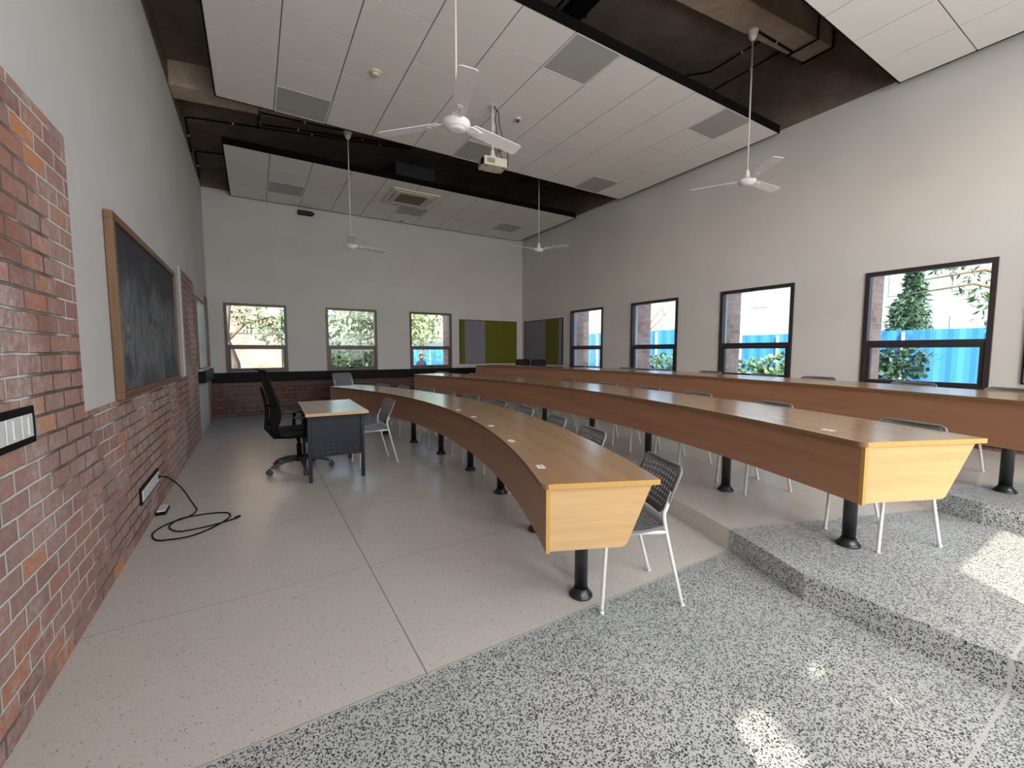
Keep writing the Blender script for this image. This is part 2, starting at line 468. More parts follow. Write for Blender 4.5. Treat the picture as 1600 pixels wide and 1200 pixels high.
def arc(r, a0, a1, n):
    return [P(r, a0 + (a1-a0)*i/n)[:2] for i in range(n+1)]
def tier(name, r, kink, rin, z0, z1):
    xk = CX + r*math.cos(R(kink))
    rj = (XR - CX)
    def ray_x(a): t = (XR - CX)/math.cos(R(a)); return (XR, CY + t*math.sin(R(a)))
    light_p = arc(r, -JA, JA, 40) + [ray_x(JA), ray_x(-JA)]
    near = [(xk, YR), (XR, YR), ray_x(-JA)] + list(reversed(arc(r, -kink, -JA, 6)))
    near = [(xk, YR), (XR, YR), ray_x(-JA)] + arc(r, -JA, -kink, 6)
    far = [(XR, YB), (xk, YB)] + list(reversed(arc(r, JA, kink, 6))) + [ray_x(JA)]
    mb = MB()
    mb.m = 0; mb.prism(light_p, z0, z1)
    mb.m = 1; mb.prism(near, z0, z1); mb.prism(far, z0, z1)
    return S(mb.build(name, [M['light'], M['dark']], bevel=0))
tier('floor_tier', 9.82, 22.86, 0, 0, .15)
tier('floor_tier', 11.64, 20.75, 0, .15, .30)

# ------------------------------------------------------------ walls
def wall_with_holes(mb, axis, t0, t1, u0, u1, z0, z1, holes):
    # holes: (ua, ub, za, zb), non-overlapping in u
    def put(ua, ub, za, zb):
        if ub-ua < 1e-4 or zb-za < 1e-4: return
        if axis == 'x': mb.box(t0, t1, ua, ub, za, zb)
        else: mb.box(ua, ub, t0, t1, za, zb)
    u = u0
    for ua, ub, za, zb in sorted(holes):
        put(u, ua, z0, z1)
        put(ua, ub, z0, za); put(ua, ub, zb, z1)
        u = ub
    put(u, u1, z0, z1)

ZW = 4.65
WZ0, WZ1 = .93, 2.385
RW = [1.81, 3.81, 5.81, 7.81]
BW = [.07, 2.02, 3.99]
hw = .575
# right wall
mb = MB()
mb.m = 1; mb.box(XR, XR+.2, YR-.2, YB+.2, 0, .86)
mb.m = 0; wall_with_holes(mb, 'x', XR, XR+.2, YR-.2, YB+.2, .86, ZW, [(c-hw, c+hw, WZ0, WZ1) for c in RW])
S(mb.build('wall_right', [M['plaster'], M['brick_shaded']]))
# back wall
mb = MB()
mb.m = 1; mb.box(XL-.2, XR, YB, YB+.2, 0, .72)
mb.m = 0; wall_with_holes(mb, 'y', YB, YB+.2, XL-.2, XR, .72, ZW, [(c-hw, c+hw, WZ0, WZ1) for c in BW])
S(mb.build('wall_back', [M['plaster'], M['brick_shaded']]))
# rear wall, behind the camera, with inferred windows and a high opening added for fill light
mb = MB()
wall_with_holes(mb, 'y', YR-.2, YR, XL-.2, XR+.2, 0, 2.9, [(c-w/2, c+w/2, WZ0, 2.4) for c, w in REAR_WIN])
wall_with_holes(mb, 'y', YR-.2, YR, XL-.2, XR+.2, 2.9, ZW, [(-.3, 6.3, 3.0, 4.1)])
S(mb.build('wall_rear', M['plaster']))
# left wall: brick dado and piers, plaster fields set back
mb = MB()
mb.m = 0
mb.box(XL-.2, XL-.03, YR-.2, YB+.2, 0, ZW)                 # plaster plane, set back
mb.box(XL-.03, XL-.004, YR-.2, YB, 2.45, ZW)
mb.box(XL-.03, XL-.004, 3.05, 6.86, 1.06, 2.45)
mb.box(XL-.03, XL-.004, 8.37, 9.9, 0, 2.45)
mb.m = 1
mb.box(XL-.03, XL, YR-.2, 3.05, 1.06, 2.45)
mb.box(XL-.03, XL, YR-.2, 8.33, 0, 1.06)
mb.box(XL-.03, XL, 6.94, 8.37, 1.06, 2.45)
mb.box(XL-.03, XL, 9.95, YB, 0, 2.45)
mb.m = 0
mb.box(XL-.03, XL+.006, 6.82, 6.94, 1.06, 2.46)
S(mb.build('wall_left', [M['plaster'], M['brick']]))
# concrete ring beams above the plaster
mb = MB()
mb.box(XL-.2, XL, YR-.2, YB+.2, ZW, 6.0)
mb.box(XR, XR+.2, YR-.2, YB+.2, ZW, 6.0)
mb.box(XL, XR, YB, YB+.2, ZW, 6.0)
mb.box(XL, XR, YR-.2, YR, ZW, 6.0)
S(mb.build('trim_1', M['slab']))
# unseen canopy added to keep the sun out of the added high opening
mb = MB(); mb.box(-1.2, 7.6, YR-1.5, YR-.2, 4.2, 4.3); S(mb.build('sun_block_canopy', M['concrete']))
# sloping slab
SL = .103
def slab_z(x, z0=4.95): return z0 + SL*(x-XL)
mb = MB()
b = mb.add([(XL-.2,YR-.2,slab_z(XL-.2)),(XR+.2,YR-.2,slab_z(XR+.2)),(XR+.2,YB+.2,slab_z(XR+.2)),(XL-.2,YB+.2,slab_z(XL-.2)),
            (XL-.2,YR-.2,6.2),(XR+.2,YR-.2,6.2),(XR+.2,YB+.2,6.2),(XL-.2,YB+.2,6.2)])
for q in ((0,3,2,1),(4,5,6,7),(0,1,5,4),(1,2,6,5),(2,3,7,6),(3,0,4,7)): mb.face([b+i for i in q])
S(mb.build('ceiling', M['slab']))
def soff(x): return 4.652 + SL*(x-XL)
def beam(ya0, ya1, yb0, yb1):
    # soffit rises with the roof from the left wall to the right wall
    mb = MB()
    x0, x1 = XL+.001, XR-.001
    za, zb = soff(x0), soff(x1)
    b = mb.add([(x0,ya0,za),(x1,yb0,zb),(x1,yb1,zb),(x0,ya1,za),(x0,ya0,za+.31),(x1,yb0,zb+.31),(x1,yb1,zb+.31),(x0,ya1,za+.31)])
    for q in ((0,3,2,1),(4,5,6,7),(0,1,5,4),(1,2,6,5),(2,3,7,6),(3,0,4,7)): mb.face([b+i for i in q])
    return S(mb.build('ceiling_beam', M['concrete'], bevel=.01))
beam(2.90, 3.25, 2.90, 3.25); beam(6.87, 7.21, 7.10, 7.85)

# dado strip on the back wall, box on the left wall
mb = MB(); mb.box(XL+.001, XR-.001, YB-.035, YB-.0005, .72, .93); S(mb.build('trim_2', M['black'], bevel=.004))

# ceiling rafts
TP = .632; RX = -.283
def raft(name, y_near, rows, holes=()):
    mb = MB()
    y0 = y_near; y1 = y_near + rows*TP; x0, x1 = RX, RX + 11*TP
    mb.m = 1; mb.box(x0, x1, y0, y1, 4.561, 4.60)
    mb.m = 2
    e = .012
    mb.box(x0-e, x0, y0-e, y1+e, 4.551, 4.66); mb.box(x1, x1+e, y0-e, y1+e, 4.551, 4.66)
    mb.box(x0, x1, y0-e, y0, 4.551, 4.66); mb.box(x0, x1, y1, y1+e, 4.551, 4.66)
    mb.m = 0
    g = .006
    for i in range(11):
        for j in range(rows):
            if (i, j) in holes: continue
            mb.box(x0+i*TP+g, x0+(i+1)*TP-g, y0+j*TP+g, y0+(j+1)*TP-g, 4.554, 4.562)
    return S(mb.build(name, [M['tile'], M['tile_gap'], M['raft_edge']]))
LP2 = [(1,0),(5,0),(9,0),(1,4),(5,4),(9,4)]; LP1 = [(1,2),(5,2),(9,2)]
R2Y, R1Y, R3Y = 3.49, 8.08, 2.13 - 5*TP
raft('ceiling_raft', R3Y, 5)
raft('ceiling_raft', R2Y, 5, LP2)
raft('ceiling_raft', R1Y, 4, LP1)
def light_panel(i, j, y0, label):
    t = empty('recessed_light_panel', (RX + (i+.5)*TP, y0 + (j+.5)*TP, 4.552))
    tag(t, label, 'ceiling light', 'unlit square light panels in the ceiling rafts')
    h = TP/2 - .004
    mb = MB(); w = .016
    mb.box(-h, h, -h, -h+w, 0, .009); mb.box(-h, h, h-w, h, 0, .009); mb.box(-h, -h+w, -h+w, h-w, 0, .009); mb.box(h-w, h, -h+w, h-w, 0, .009)
    mb.build('panel_rim', M['tile'], t)
    mb = MB(); mb.box(-h+w, h-w, -h+w, h-w, .003, .009); mb.build('diffuser', M['panel_grey'], t)
light_panel(1, 4, R2Y, 'grey unlit square panel at the left end of the middle ceiling raft, above the gap')
light_panel(5, 4, R2Y, 'grey unlit square ceiling panel behind the nearest fan and the projector')
light_panel(9, 4, R2Y, 'grey unlit square panel on the far edge of the middle raft, near the right wall')
light_panel(5, 0, R2Y, 'large grey unlit square panel on the near edge of the middle raft')
light_panel(9, 0, R2Y, 'grey unlit square ceiling panel beside the rod of the right-hand fan')
light_panel(1, 2, R1Y, 'grey unlit square panel at the left end of the farthest ceiling raft')
light_panel(5, 2, R1Y, 'grey unlit square ceiling panel just behind the air conditioner cassette')
light_panel(9, 2, R1Y, 'grey unlit square panel at the right of the farthest ceiling raft')

# ------------------------------------------------------------ windows
def window(name, axis, c, base, fm, sgn):
    # axis 'x': plane x = base, opening along y.  sgn: outward direction
    t = empty(name, (base, c, WZ0) if axis == 'x' else (c, base, WZ0), 0 if axis == 'x' else PI/2)
    if axis == 'y': t.rotation_euler = (0, 0, PI/2)
    tag(t, kind='structure')
    # local: x outward, y along the wall, z up from sill
    H_ = WZ1-WZ0; w = .05; d0, d1 = -.02, .07
    def ring(mb, y0, y1, z0, z1, w, x0, x1):
        mb.box(x0, x1, y0, y1, z0, z0+w); mb.box(x0, x1, y0, y1, z1-w, z1)
        mb.box(x0, x1, y0, y0+w, z0+w, z1-w); mb.box(x0, x1, y1-w, y1, z0+w, z1-w)
    mb = MB(); ring(mb, -hw, hw, 0, H_, .05, d0, d1)
    mb.box(d0+.01, d1, -hw+.05, hw-.05, .535, .585)
    mb.build('window_frame', fm, t, bevel=.003)
    mb = MB(); ring(mb, -hw+.051, hw-.051, .051, .534, .04, d0+.018, d1-.012); mb.build('lower_sash', fm, t, bevel=.003)
    mb = MB(); mb.box(.02, .024, -hw+.09, hw-.09, .09, .495); mb.build('lower_pane', M['glass'], t)
    mb = MB(); mb.box(.02, .024, -hw+.05, hw-.05, .585, H_-.05); mb.build('upper_pane', M['glass'], t)
    mb = MB(); mb.box(d0-.006, d0+.018, -.06, .06, .048, .062); mb.tube([(d0-.01,0,.062),(d0-.045,.02,.07),(d0-.06,.10,.085)], .007); mb.build('sash_handle', M['black'], t)
    return t
n = 0
for c in BW:
    n += 1; window('window_%d' % n, 'y', c, YB, M['bronze'], 1)
for c in reversed(RW):
    n += 1; window('window_%d' % n, 'x', c, XR, M['darkframe'], 1)
# brick fins outside the windows
for c in RW:
    mb = MB(); mb.box(XR+.08, 7.42, c+hw+.005, c+hw+.235, .2, 3.4)
    tag(mb.build('brick_fin', M['brick_out']), kind='structure')
for c in BW[1:]:
    mb = MB(); mb.box(c+hw+.005, c+hw+.235, YB+.08, 11.27 if c > 3 else 11.0, .2, 3.4)
    tag(mb.build('brick_fin', M['brick_out']), kind='structure')

# ------------------------------------------------------------ curved lecture desks
def arc_solid(mb, r0, r1, z0, z1, a0, a1, n):
    rings = []
    for i in range(n+1):
        a = a0 + (a1-a0)*i/n
        rings.append((mb.add([P(r0,a,z0), P(r1,a,z0), P(r1,a,z1), P(r0,a,z1)]), R(a)))
    rm = (r0+r1)/2
    for (i, ai), (j, aj) in zip(rings, rings[1:]):
        ui, uj = ai*rm, aj*rm
        mb.face([i+3, j+3, j+2, i+2], [(ui, r0), (uj, r0), (uj, r1), (ui, r1)], False)
        mb.face([i, i+1, j+1, j], [(ui, r0), (ui, r1), (uj, r1), (uj, r0)], False)
        mb.face([i, j, j+3, i+3], [(ui, z0), (uj, z0), (uj, z1), (ui, z1)], False)
        mb.face([i+1, i+2, j+2, j+1], [(ui, z0), (ui, z1), (uj, z1), (uj, z0)], False)
    a, b = rings[0][0], rings[-1][0]
    uvs = [(r0, z0), (r0, z1), (r1, z1), (r1, z0)]
    mb.face([a, a+3, a+2, a+1], uvs); mb.face([b, b+1, b+2, b+3], [(r0,z0),(r1,z0),(r1,z1),(r0,z1)])

def desk_row(rf, depth, zf, a0, a1, seams, cols, rcol, label, stickers, drop):
    t = empty('curved_lecture_desk', P(rf + depth/2, (a0+a1)/2, zf))
    off = Vector(t.location)
    tag(t, label, 'desk', 'curved tiered lecture desks')
    def part(mb, name, m, bevel=0, parent=t):
        mb.v = [(x-off.x, y-off.y, z-off.z) for x, y, z in mb.v]
        return mb.build(name, m, parent, bevel=bevel)
    zt = zf + .748; zu = zt - .026; zb = zf + .405
    mb = MB()
    # top: rounded front corners in plan
    n = 72; rc = .035; ra = math.degrees(rc/rf)
    st = []
    for k in range(6):
        q = (k/5)*PI/2
        st.append((a0 + ra*(1-math.sin(q)), rf + rc*(1-math.cos(q))))
    st = [(a0 + ra*(1-math.sin(q*PI/10)), rf + rc*(1-math.cos(q*PI/10))) for q in range(6)]
    angs = [(a, r) for a, r in reversed(st)]
    angs += [(a0+ra + (a1-a0-2*ra)*i/n, rf) for i in range(1, n)]
    angs += [(a1 - (a - a0), r) for a, r in st]
    rows = []
    for a, r0 in angs:
        rows.append((mb.add([P(r0,a,zu), P(rf+depth,a,zu), P(rf+depth,a,zt), P(r0,a,zt)]), R(a)*rf, r0))
    for (i, ui, ri), (j, uj, rj) in zip(rows, rows[1:]):
        mb.m = 0
        mb.face([i+3, j+3, j+2, i+2], [(ui, ri), (uj, rj), (uj, rf+depth), (ui, rf+depth)])
        mb.face([i, i+1, j+1, j], [(ui, ri), (ui, rf+depth), (uj, rf+depth), (uj, rj)])
        mb.m = 2
        mb.face([i, j, j+3, i+3]); mb.face([i+1, i+2, j+2, j+1])
    a, b = rows[0][0], rows[-1][0]
    mb.m = 1; mb.face([a, a+3, a+2, a+1]); mb.face([b, b+1, b+2, b+3])
    part(mb, 'desktop', [M['wood'], M['edge'], M['edge_shaded']])
    # fascia, one panel per unit
    ed = [a0+.12] + seams + [a1-.12]; g = .012
    for s0, s1 in zip(ed, ed[1:]):
        mb = MB(); arc_solid(mb, rf+.025, rf+.043, zb, zu-.0005, s0+g, s1-g, 20)
        part(mb, 'front_panel', M['wood_front'])
    # end panels
    for a, sg in ((a0+.16, 1), (a1-.16, -1)):
        mb = MB(); r0, r1, r2 = rf+.0435, rf+depth-.03, rf+depth-drop
        # outline in (r, z)
        out = [(r0, zb), (r2-.05, zb)]
        for k in range(1, 6):
            q = -PI/2 + k/5*(PI/2-.25)
            out.append((r2-.05 + .05*math.cos(q), zb+.05 + .05*math.sin(q)))
        out += [(r1, zu-.0005), (r0, zu-.0005)]
        th = math.degrees(.018/(rf+.3))*sg
        A = [P(r, a, z) for r, z in out]; B = [P(r, a+th, z) for r, z in out]
        m_ = len(out); ba = mb.add(A+B)
        uv = [(r, z) for r, z in out]
        fa = [ba+i for i in range(m_)]; fb = [ba+m_+i for i in range(m_)]
        mb.m = 0; mb.face(fa, uv); mb.face(list(reversed(fb)), list(reversed(uv)))
        mb.m = 1
        for i in range(m_):
            j = (i+1) % m_; mb.face([ba+i, ba+j, ba+m_+j, ba+m_+i])
        part(mb, 'end_panel', [M['wood_end'], M['edge']])
        # lipping on the visible front edge
        mb = MB(); arc_solid(mb, rf+.024, rf+.0435, zb-.001, zu-.0005, min(a-sg*.005, a-sg*.135), max(a-sg*.005, a-sg*.135), 2)
        part(mb, 'edge_lipping', M['edge'])
    # columns
    for ca in cols:
        mb = MB(); c = P(rcol, ca, zf)
        mb.lathe([(.037, .03), (.037, zu-zf-.001)], c, 24)
        o = part(mb, 'column', M['column'])
        mb = MB(); mb.lathe([(.064, 0), (.066, .006), (.064, .014), (.054, .018), (.054, .026), (.044, .034), (.040, .05)], c, 28)
        part(mb, 'column_base', M['column'], parent=o)
    for x, y, tw in stickers:
        a = math.degrees(math.atan2(y-CY, x-CX))
        Mx = Matrix.Translation((x, y, zt)) @ Matrix.Rotation(R(a+tw), 4, 'Z')
        mb = MB(); mb.box(-.021, .021, -.034, .034, .0002, .0012, Mx)
        o = part(mb, 'paper_label', M['paper'])
        mb = MB()
        for q in (-.006, 0, .006): mb.box(q-.0012, q+.0012, -.014, .012, .0013, .0016, Mx)
        part(mb, 'printed_lines', M['ink'], parent=o)
    return t

SE = [-11.65, 0, 11.65]
desk_row(8.32, .60, 0, -23.3, 23.5, SE, [-21.3,-15.3,-9.2,-3.3,2.8,8.7,14.7,20.8], 8.62,
         'curved wooden lecture desk of the lowest row, standing on the cream floor',
         [(1.32,1.87,0),(1.53,2.53,4),(1.70,3.14,-3),(1.79,3.66,2),(1.86,4.18,0)], .145)
desk_row(10.05, .79, .15, -23.3, 21.8, SE, [-21.3,-15.26,-9.2,-3.3,2.8,8.7,14.7,20], 10.4,
         'curved wooden lecture desk of the middle row, standing on the first step',
         [(2.99,1.19,6)], .19)
desk_row(11.70, .76, .30, -22.4, 20.6, SE, [-19.95,-14.2,-8.5,-2.9,2.8,8.4,14,19], 12.14,
         'curved wooden lecture desk of the highest row, nearest the windows of the right wall', [], .19)

# ------------------------------------------------------------ perforated chairs
def perf_sheet(W, H, rows, cols, curve, widthf, nrm_th=.006, hole=.5):
    """sheet in local u (x), v: returns MB; mapping via curve(u, v) -> 3-D point; widthf(v) 0..1 half width factor"""
    mb = MB(); cache = {}
    def V(i, j):
        k = (round(i, 4), round(j, 4))
        if k not in cache:
            v = j/rows; u = (i/cols*2-1)*widthf(v)
            cache[k] = mb.add([curve(u, v)])
        return cache[k]
    for i in range(cols):
        for j in range(rows):
            edge = i in (0, cols-1) or j in (0, rows-1)
            if edge: mb.face([V(i,j), V(i+1,j), V(i+1,j+1), V(i,j+1)], None, True); continue
            h = (1-hole)/2
            a = [V(i,j), V(i+1,j), V(i+1,j+1), V(i,j+1)]
            b = [V(i+h,j+h), V(i+1-h,j+h), V(i+1-h,j+1-h), V(i+h,j+1-h)]
            for k in range(4):
                l = (k+1) % 4; mb.face([a[k], a[l], b[l], b[k]], None, True)
    return mb

def smooth_path(pts, n=6):
    pts = [Vector(p) for p in pts]; out = []
    for i in range(len(pts)-1):
        p0 = pts[max(i-1, 0)]; p1 = pts[i]; p2 = pts[i+1]; p3 = pts[min(i+2, len(pts)-1)]
        for k in range(n):
            t = k/n
            out.append(.5*((2*p1) + (-p0+p2)*t + (2*p0-5*p1+4*p2-p3)*t*t + (-p0+3*p1-3*p2+p3)*t**3))
    out.append(pts[-1]); return out

def make_chair():
    # local: +y is the way the sitter faces, rear feet at y = -.235
    t = empty('perforated_chair')
    for s in (-1, 1):
        mb = MB(); mb.tube(smooth_path([(s*.185,-.235,.0),(s*.19,-.155,.30),(s*.194,-.108,.50),(s*.194,-.118,.555),(s*.192,-.150,.64)], 5), .0105, 10)
        o = mb.build('rear_leg', M['chair_white'], t)
        mb = MB(); mb.lathe([(.0125,0),(.0125,.016)], (s*.185,-.2345,0), 10); mb.build('leg_foot', M['chair_white'], o)
        mb = MB(); mb.tube(smooth_path([(s*.178,.225,0),(s*.176,.212,.25),(s*.172,.20,.405),(s*.168,.175,.425),(s*.17,.10,.425),(s*.19,-.10,.425),(s*.192,-.128,.425)], 5), .0105, 10)
        o = mb.build('front_leg', M['chair_white'], t)
        mb = MB(); mb.lathe([(.0125,0),(.0125,.016)], (s*.178,.224,0), 10); mb.build('leg_foot', M['chair_white'], o)
    mb = MB(); mb.tube([(-.165,.16,.422),(.165,.16,.422)], .009, 8); mb.tube([(-.175,-.06,.422),(.175,-.06,.422)], .009, 8)
    mb.build('cross_bar', M['chair_white'], t)
    def seat(u, v):
        y = -.15 + .385*v
        z = .440 - .022*math.sin(PI*min(1, v*1.15))*(1-u*u*.6) + .03*(1-v)**4 - .030*max(0, v-.86)/.14
        return (u*.197, y, z)
    def wf(v):
        if v < .12: return .84 + .16*math.sqrt(1-(1-v/.12)**2)
        if v > .88: return .86 + .14*math.sqrt(max(0, 1-((v-.88)/.12)**2))
        return 1
    o = perf_sheet(.4, .4, 13, 13, seat, wf, hole=.42).build('seat', M['chair_grey'], t, fix=False)
    sd = o.modifiers.new('solid', 'SOLIDIFY'); sd.thickness = .008; sd.offset = 0
    def back(u, v):
        z = .505 + .268*v
        y = -.112 - .10*v**1.15 - .028*(1-u*u) + .012
        if v > .93: y -= .0
        return (u*.203, y, z + (.0 if v < .5 else 0) - .012*u*u*v)
    def wb_(v):
        if v > .86: return .80 + .20*math.sqrt(max(0, 1-((v-.86)/.14)**2))
        if v < .4: return .52 + .48*math.sin(v/.4*PI/2)
        return 1
    o = perf_sheet(.4, .27, 9, 13, back, wb_, hole=.46).build('backrest', M['chair_grey'], t, fix=False)
    sd = o.modifiers.new('solid', 'SOLIDIFY'); sd.thickness = .007; sd.offset = 0
    mb = MB()
    rim = [back(s_*wb_(v), v) for s_, vs in ((-1, [.02,.1,.2,.3,.4,.55,.7,.82,.88,.93,.97,1.0]), (1, [1.0,.97,.93,.88,.82,.7,.55,.4,.3,.2,.1,.02])) for v in vs]
    mb.tube([(x, y-.002, z) for x, y, z in rim], .0085, 8)
    mb.build('back_rim', M['chair_grey'], t)
    return t

proto = make_chair()
first = [True]
def chair(r, a, zf, label, group, turn=0, xyz=None, rz=None):
    o = proto if first[0] else copy_tree(proto)
    first[0] = False
    if xyz is None:
        x, y, z = P(r, a, zf); ang = R(a) + PI/2      # +y local points to the centre of the arcs
    else:
        x, y, z = xyz; ang = rz
    o.location = (x, y, z); o.rotation_euler = (0, 0, ang + R(turn))
    tag(o, label, 'chair', group)
    return o
ORD = ['nearest', 'second', 'third', 'fourth', 'fifth', 'sixth', 'seventh', 'eighth', 'ninth', 'farthest']
A1 = [-21.35,-15.3,-10.9,-6.3,-2.1,2.8,7.1,11.2,16.1,20.1]
A2 = [-21.0,-15.2,-10.3,-6.1,-1.9,3.1,8.0,12.2,16.4,21.9]
A3 = [-18.9,-15.4,-11.1,-7.8,-3.8,.35,4.0,8.0]
for i, a in enumerate(A1):
    lab = ('grey perforated chair with white legs nearest the camera, at the end of the lowest desk' if i == 0 else
           'grey perforated chair behind the lowest curved desk, %s from its near end' % (ORD[i]) if i < 9 else
           'grey perforated chair behind the lowest curved desk, farthest from the camera')
    chair(8.895, a, 0, lab, 'chairs behind the lowest curved desk', turn=(0, 3, -4, 2, -2, 5, -3, 3, -3, 2)[i])
for i, a in enumerate(A2):
    lab = ('grey perforated chair under the near end of the middle curved desk, on black-chip terrazzo' if i == 0 else
           'grey perforated chair behind the middle curved desk, %s from its near end' % ORD[i] if i < 9 else
           'grey perforated chair behind the middle curved desk, farthest from the camera')
    chair(10.70, a, .15, lab, 'chairs behind the middle curved desk', turn=(0, -4, 3, -2, 4, -3, 2, -4, 3, 0)[i])
for i, a in enumerate(A3):
    lab = ('grey perforated chair behind the highest desk, at the right edge of the photo' if i == 0 else
           'grey perforated chair behind the highest curved desk, %s from its near end' % ORD[i])
    chair(12.42, a, .30, lab, 'chairs behind the highest curved desk', turn=(3, -3, 2, 0, -2, 3, -2, 2)[i])
chair(0, 0, 0, 'grey perforated chair with white legs facing the charcoal teacher desk', 'loose chairs', xyz=(1.235, 5.34, 0), rz=R(90+3))
# stacked chairs behind the far end of the lowest desk
for k, w in enumerate(('lowest', 'middle one', 'highest')):
    chair(0, 0, 0, 'grey perforated chair in the stack beyond the lowest desk, %s of the stack' % w, 'stacked chairs beyond the lowest desk',
          xyz=(1.66 - .02*k, 9.42 - .05*k, .075*k), rz=R(196))

# ------------------------------------------------------------ office chairs
def make_office(arms=True):
    t = empty('office_chair')          # faces +x
    for k in range(5):
        a = R(72*k + 196)
        c, s = math.cos(a), math.sin(a)
        mb = MB(); mb.tube([(c*.03, s*.03, .135), (c*.17, s*.17, .125), (c*.30, s*.30, .085), (c*.325, s*.325, .075)], [.028,.023,.017,.014], 8)
        o = mb.build('base_arm', M['grey_plastic'], t)
        mb = MB()
        mm = Matrix.Translation((c*.345, s*.345, .0)) @ Matrix.Rotation(a, 4, 'Z')
        for sd in (-1, 1):
            mw = mm @ Matrix.Translation((0, sd*.016, .03)) @ Matrix.Rotation(PI/2, 4, 'X')
            mb.lathe([(.022,-.009),(.03,-.007),(.03,.007),(.022,.009)], (0,0,0), 16, mw)
        mb.box(-.012, .012, -.008, .008, .03, .075, mm)
        mb.build('caster', M['grey_plastic'], o)
    mb = MB(); mb.lathe([(.045,.10),(.045,.16),(.028,.165),(.028,.30),(.018,.305),(.018,.40)], (0,0,0), 20); mb.build('gas_lift', M['black'], t)
    mb = MB(); mb.box(-.14, .12, -.10, .10, .385, .425); mb.tube([(-.05,-.08,.39),(-.06,-.2,.385),(-.07,-.26,.38)], .007); mb.build('tilt_mechanism', M['black'], t, bevel=.01)
    # seat cushion
    mb = MB(); n = 28; pr = []
    def out(sc_, z): return [(math.copysign(abs(math.cos(q))**.45, math.cos(q))*.245*sc_, math.copysign(abs(math.sin(q))**.45, math.sin(q))*.245*sc_, z) for q in (2*PI*k/n for k in range(n))]
    rg = [mb.add(out(s_, z)) for s_, z in ((.8,.425),(.97,.435),(1,.455),(.99,.475),(.9,.49),(.5,.495))]
    for a, b in zip(rg, rg[1:]):
        for k in range(n): mb.face([a+k, a+(k+1)%n, b+(k+1)%n, b+k], None, True)
    mb.face([rg[0]+k for k in reversed(range(n))]); mb.face([rg[-1]+k for k in range(n)], None, True)
    mb.build('seat_cushion', M['mesh_black'], t)
    # backrest: bowed frame with mesh between
    def spine(v):   # x, z
        P_ = [(-.235,.44),(-.265,.53),(-.225,.66),(-.245,.80),(-.285,.95),(-.325,1.09),(-.345,1.16)]
        q = v*(len(P_)-1); i = min(int(q), len(P_)-2); f = q-i
        return (P_[i][0]*(1-f)+P_[i+1][0]*f, P_[i][1]*(1-f)+P_[i+1][1]*f)
    wv = lambda v: .13 + .10*math.sin(min(1, v*1.9+.15)*PI/2) - .05*max(0, v-.55)/.45
    fr = []
    for v in [i/14 for i in range(15)]:
        x, z = spine(v); fr.append((x, -wv(v), z))
    for v in [i/14 for i in range(14, -1, -1)]:
        x, z = spine(v); fr.append((x, wv(v), z))
    mb = MB(); mb.tube(fr, .015, 8, closed=True); mb.build('back_frame', M['black'], t)
    mb = MB(); rows_ = []
    for i in range(19):
        v = .02+.96*i/18; x, z = spine(v)
        rows_.append(mb.add([(x - .02*(1-(2*k/8-1)**2), (2*k/8-1)*wv(v), z) for k in range(9)]))
    for a, b in zip(rows_, rows_[1:]):
        for k in range(8): mb.face([a+k, a+k+1, b+k+1, b+k], None, True)
    o = mb.build('back_mesh', M['mesh_black'], t, fix=False)
    sd = o.modifiers.new('solid', 'SOLIDIFY'); sd.thickness = .006
    mb = MB(); mb.tube([(-.10,0,.40),(-.25,0,.41),(-.33,0,.52),(-.315,0,.70),(-.33,0,.84),(-.365,0,.98)], [.03,.028,.024,.02,.018,.014], 8)
    mb.tube([(-.33,0,.78),(-.27,-.15,.76)], .012, 6); mb.tube([(-.33,0,.78),(-.27,.15,.76)], .012, 6)
    mb.build('back_support', M['black'], t)
    if arms:
        for s in (-1, 1):
            mb = MB(); mb.tube([(.0,s*.16,.41),(.0,s*.25,.42),(.01,s*.275,.48),(.02,s*.275,.63)], [.018,.018,.02,.018], 8)
            o = mb.build('armrest_post', M['black'], t)
            mb = MB(); mb.box(-.10, .15, s*.275-.04, s*.275+.04, .63, .655); mb.build('armrest_pad', M['grey_plastic'], o, bevel=.011)
    return t
oc = make_office()
oc.location = (.41, 5.50, 0); oc.rotation_euler = (0, 0, R(8))
tag(oc, 'tall black mesh office chair on casters behind the charcoal teacher desk', 'office chair', 'black office chairs')
for r, a, rz, lab in ((12.83, 18.0, 238, 'black office chair in the far right corner, the one nearer the back wall'),
                      (12.70, 15.6, 225, 'black office chair in the far right corner, the closer one to the windows')):
    o = copy_tree(oc); x, y, z = P(r, a, .30)
    o.location = (x, y, z); o.rotation_euler = (0, 0, R(rz)); o.scale = (.82, .82, .75)
    tag(o, lab, 'office chair', 'black office chairs')

# ------------------------------------------------------------ teacher desk
td = empty('teacher_desk', (.735, 5.27, 0), R(-1.5))
tag(td, 'small teacher desk with pale wooden top and perforated charcoal steel side', 'desk')
mb = MB(); mb.box(-.305, .305, -.62, .60, .722, .75)
mb.build('desk_top', M['desk_wood'], td, bevel=.003)
mb = MB()
for z0, z1, in ((.7215, .7505),):
    mb.box(-.3055, .3055, -.6225, -.6205, z0, z1); mb.box(-.3055, .3055, .6005, .6025, z0, z1)
mb.build('edge_band', M['wood_end'], td)
for x in (-.265, .265):
    for y in (-.45, .45):
        mb = MB(); mb.box(x-.017, x+.017, y-.02, y+.02, 0, .7215); mb.build('desk_leg', M['desk_steel'], td, bevel=.003)
mb = MB()
for y in (-.45, .45): mb.box(-.2475, .2475, y-.012, y+.012, .685, .7215)
for x in (-.265, .265): mb.box(x-.012, x+.012, -.43, .43, .685, .7215)
mb.build('under_frame', M['desk_steel'], td)
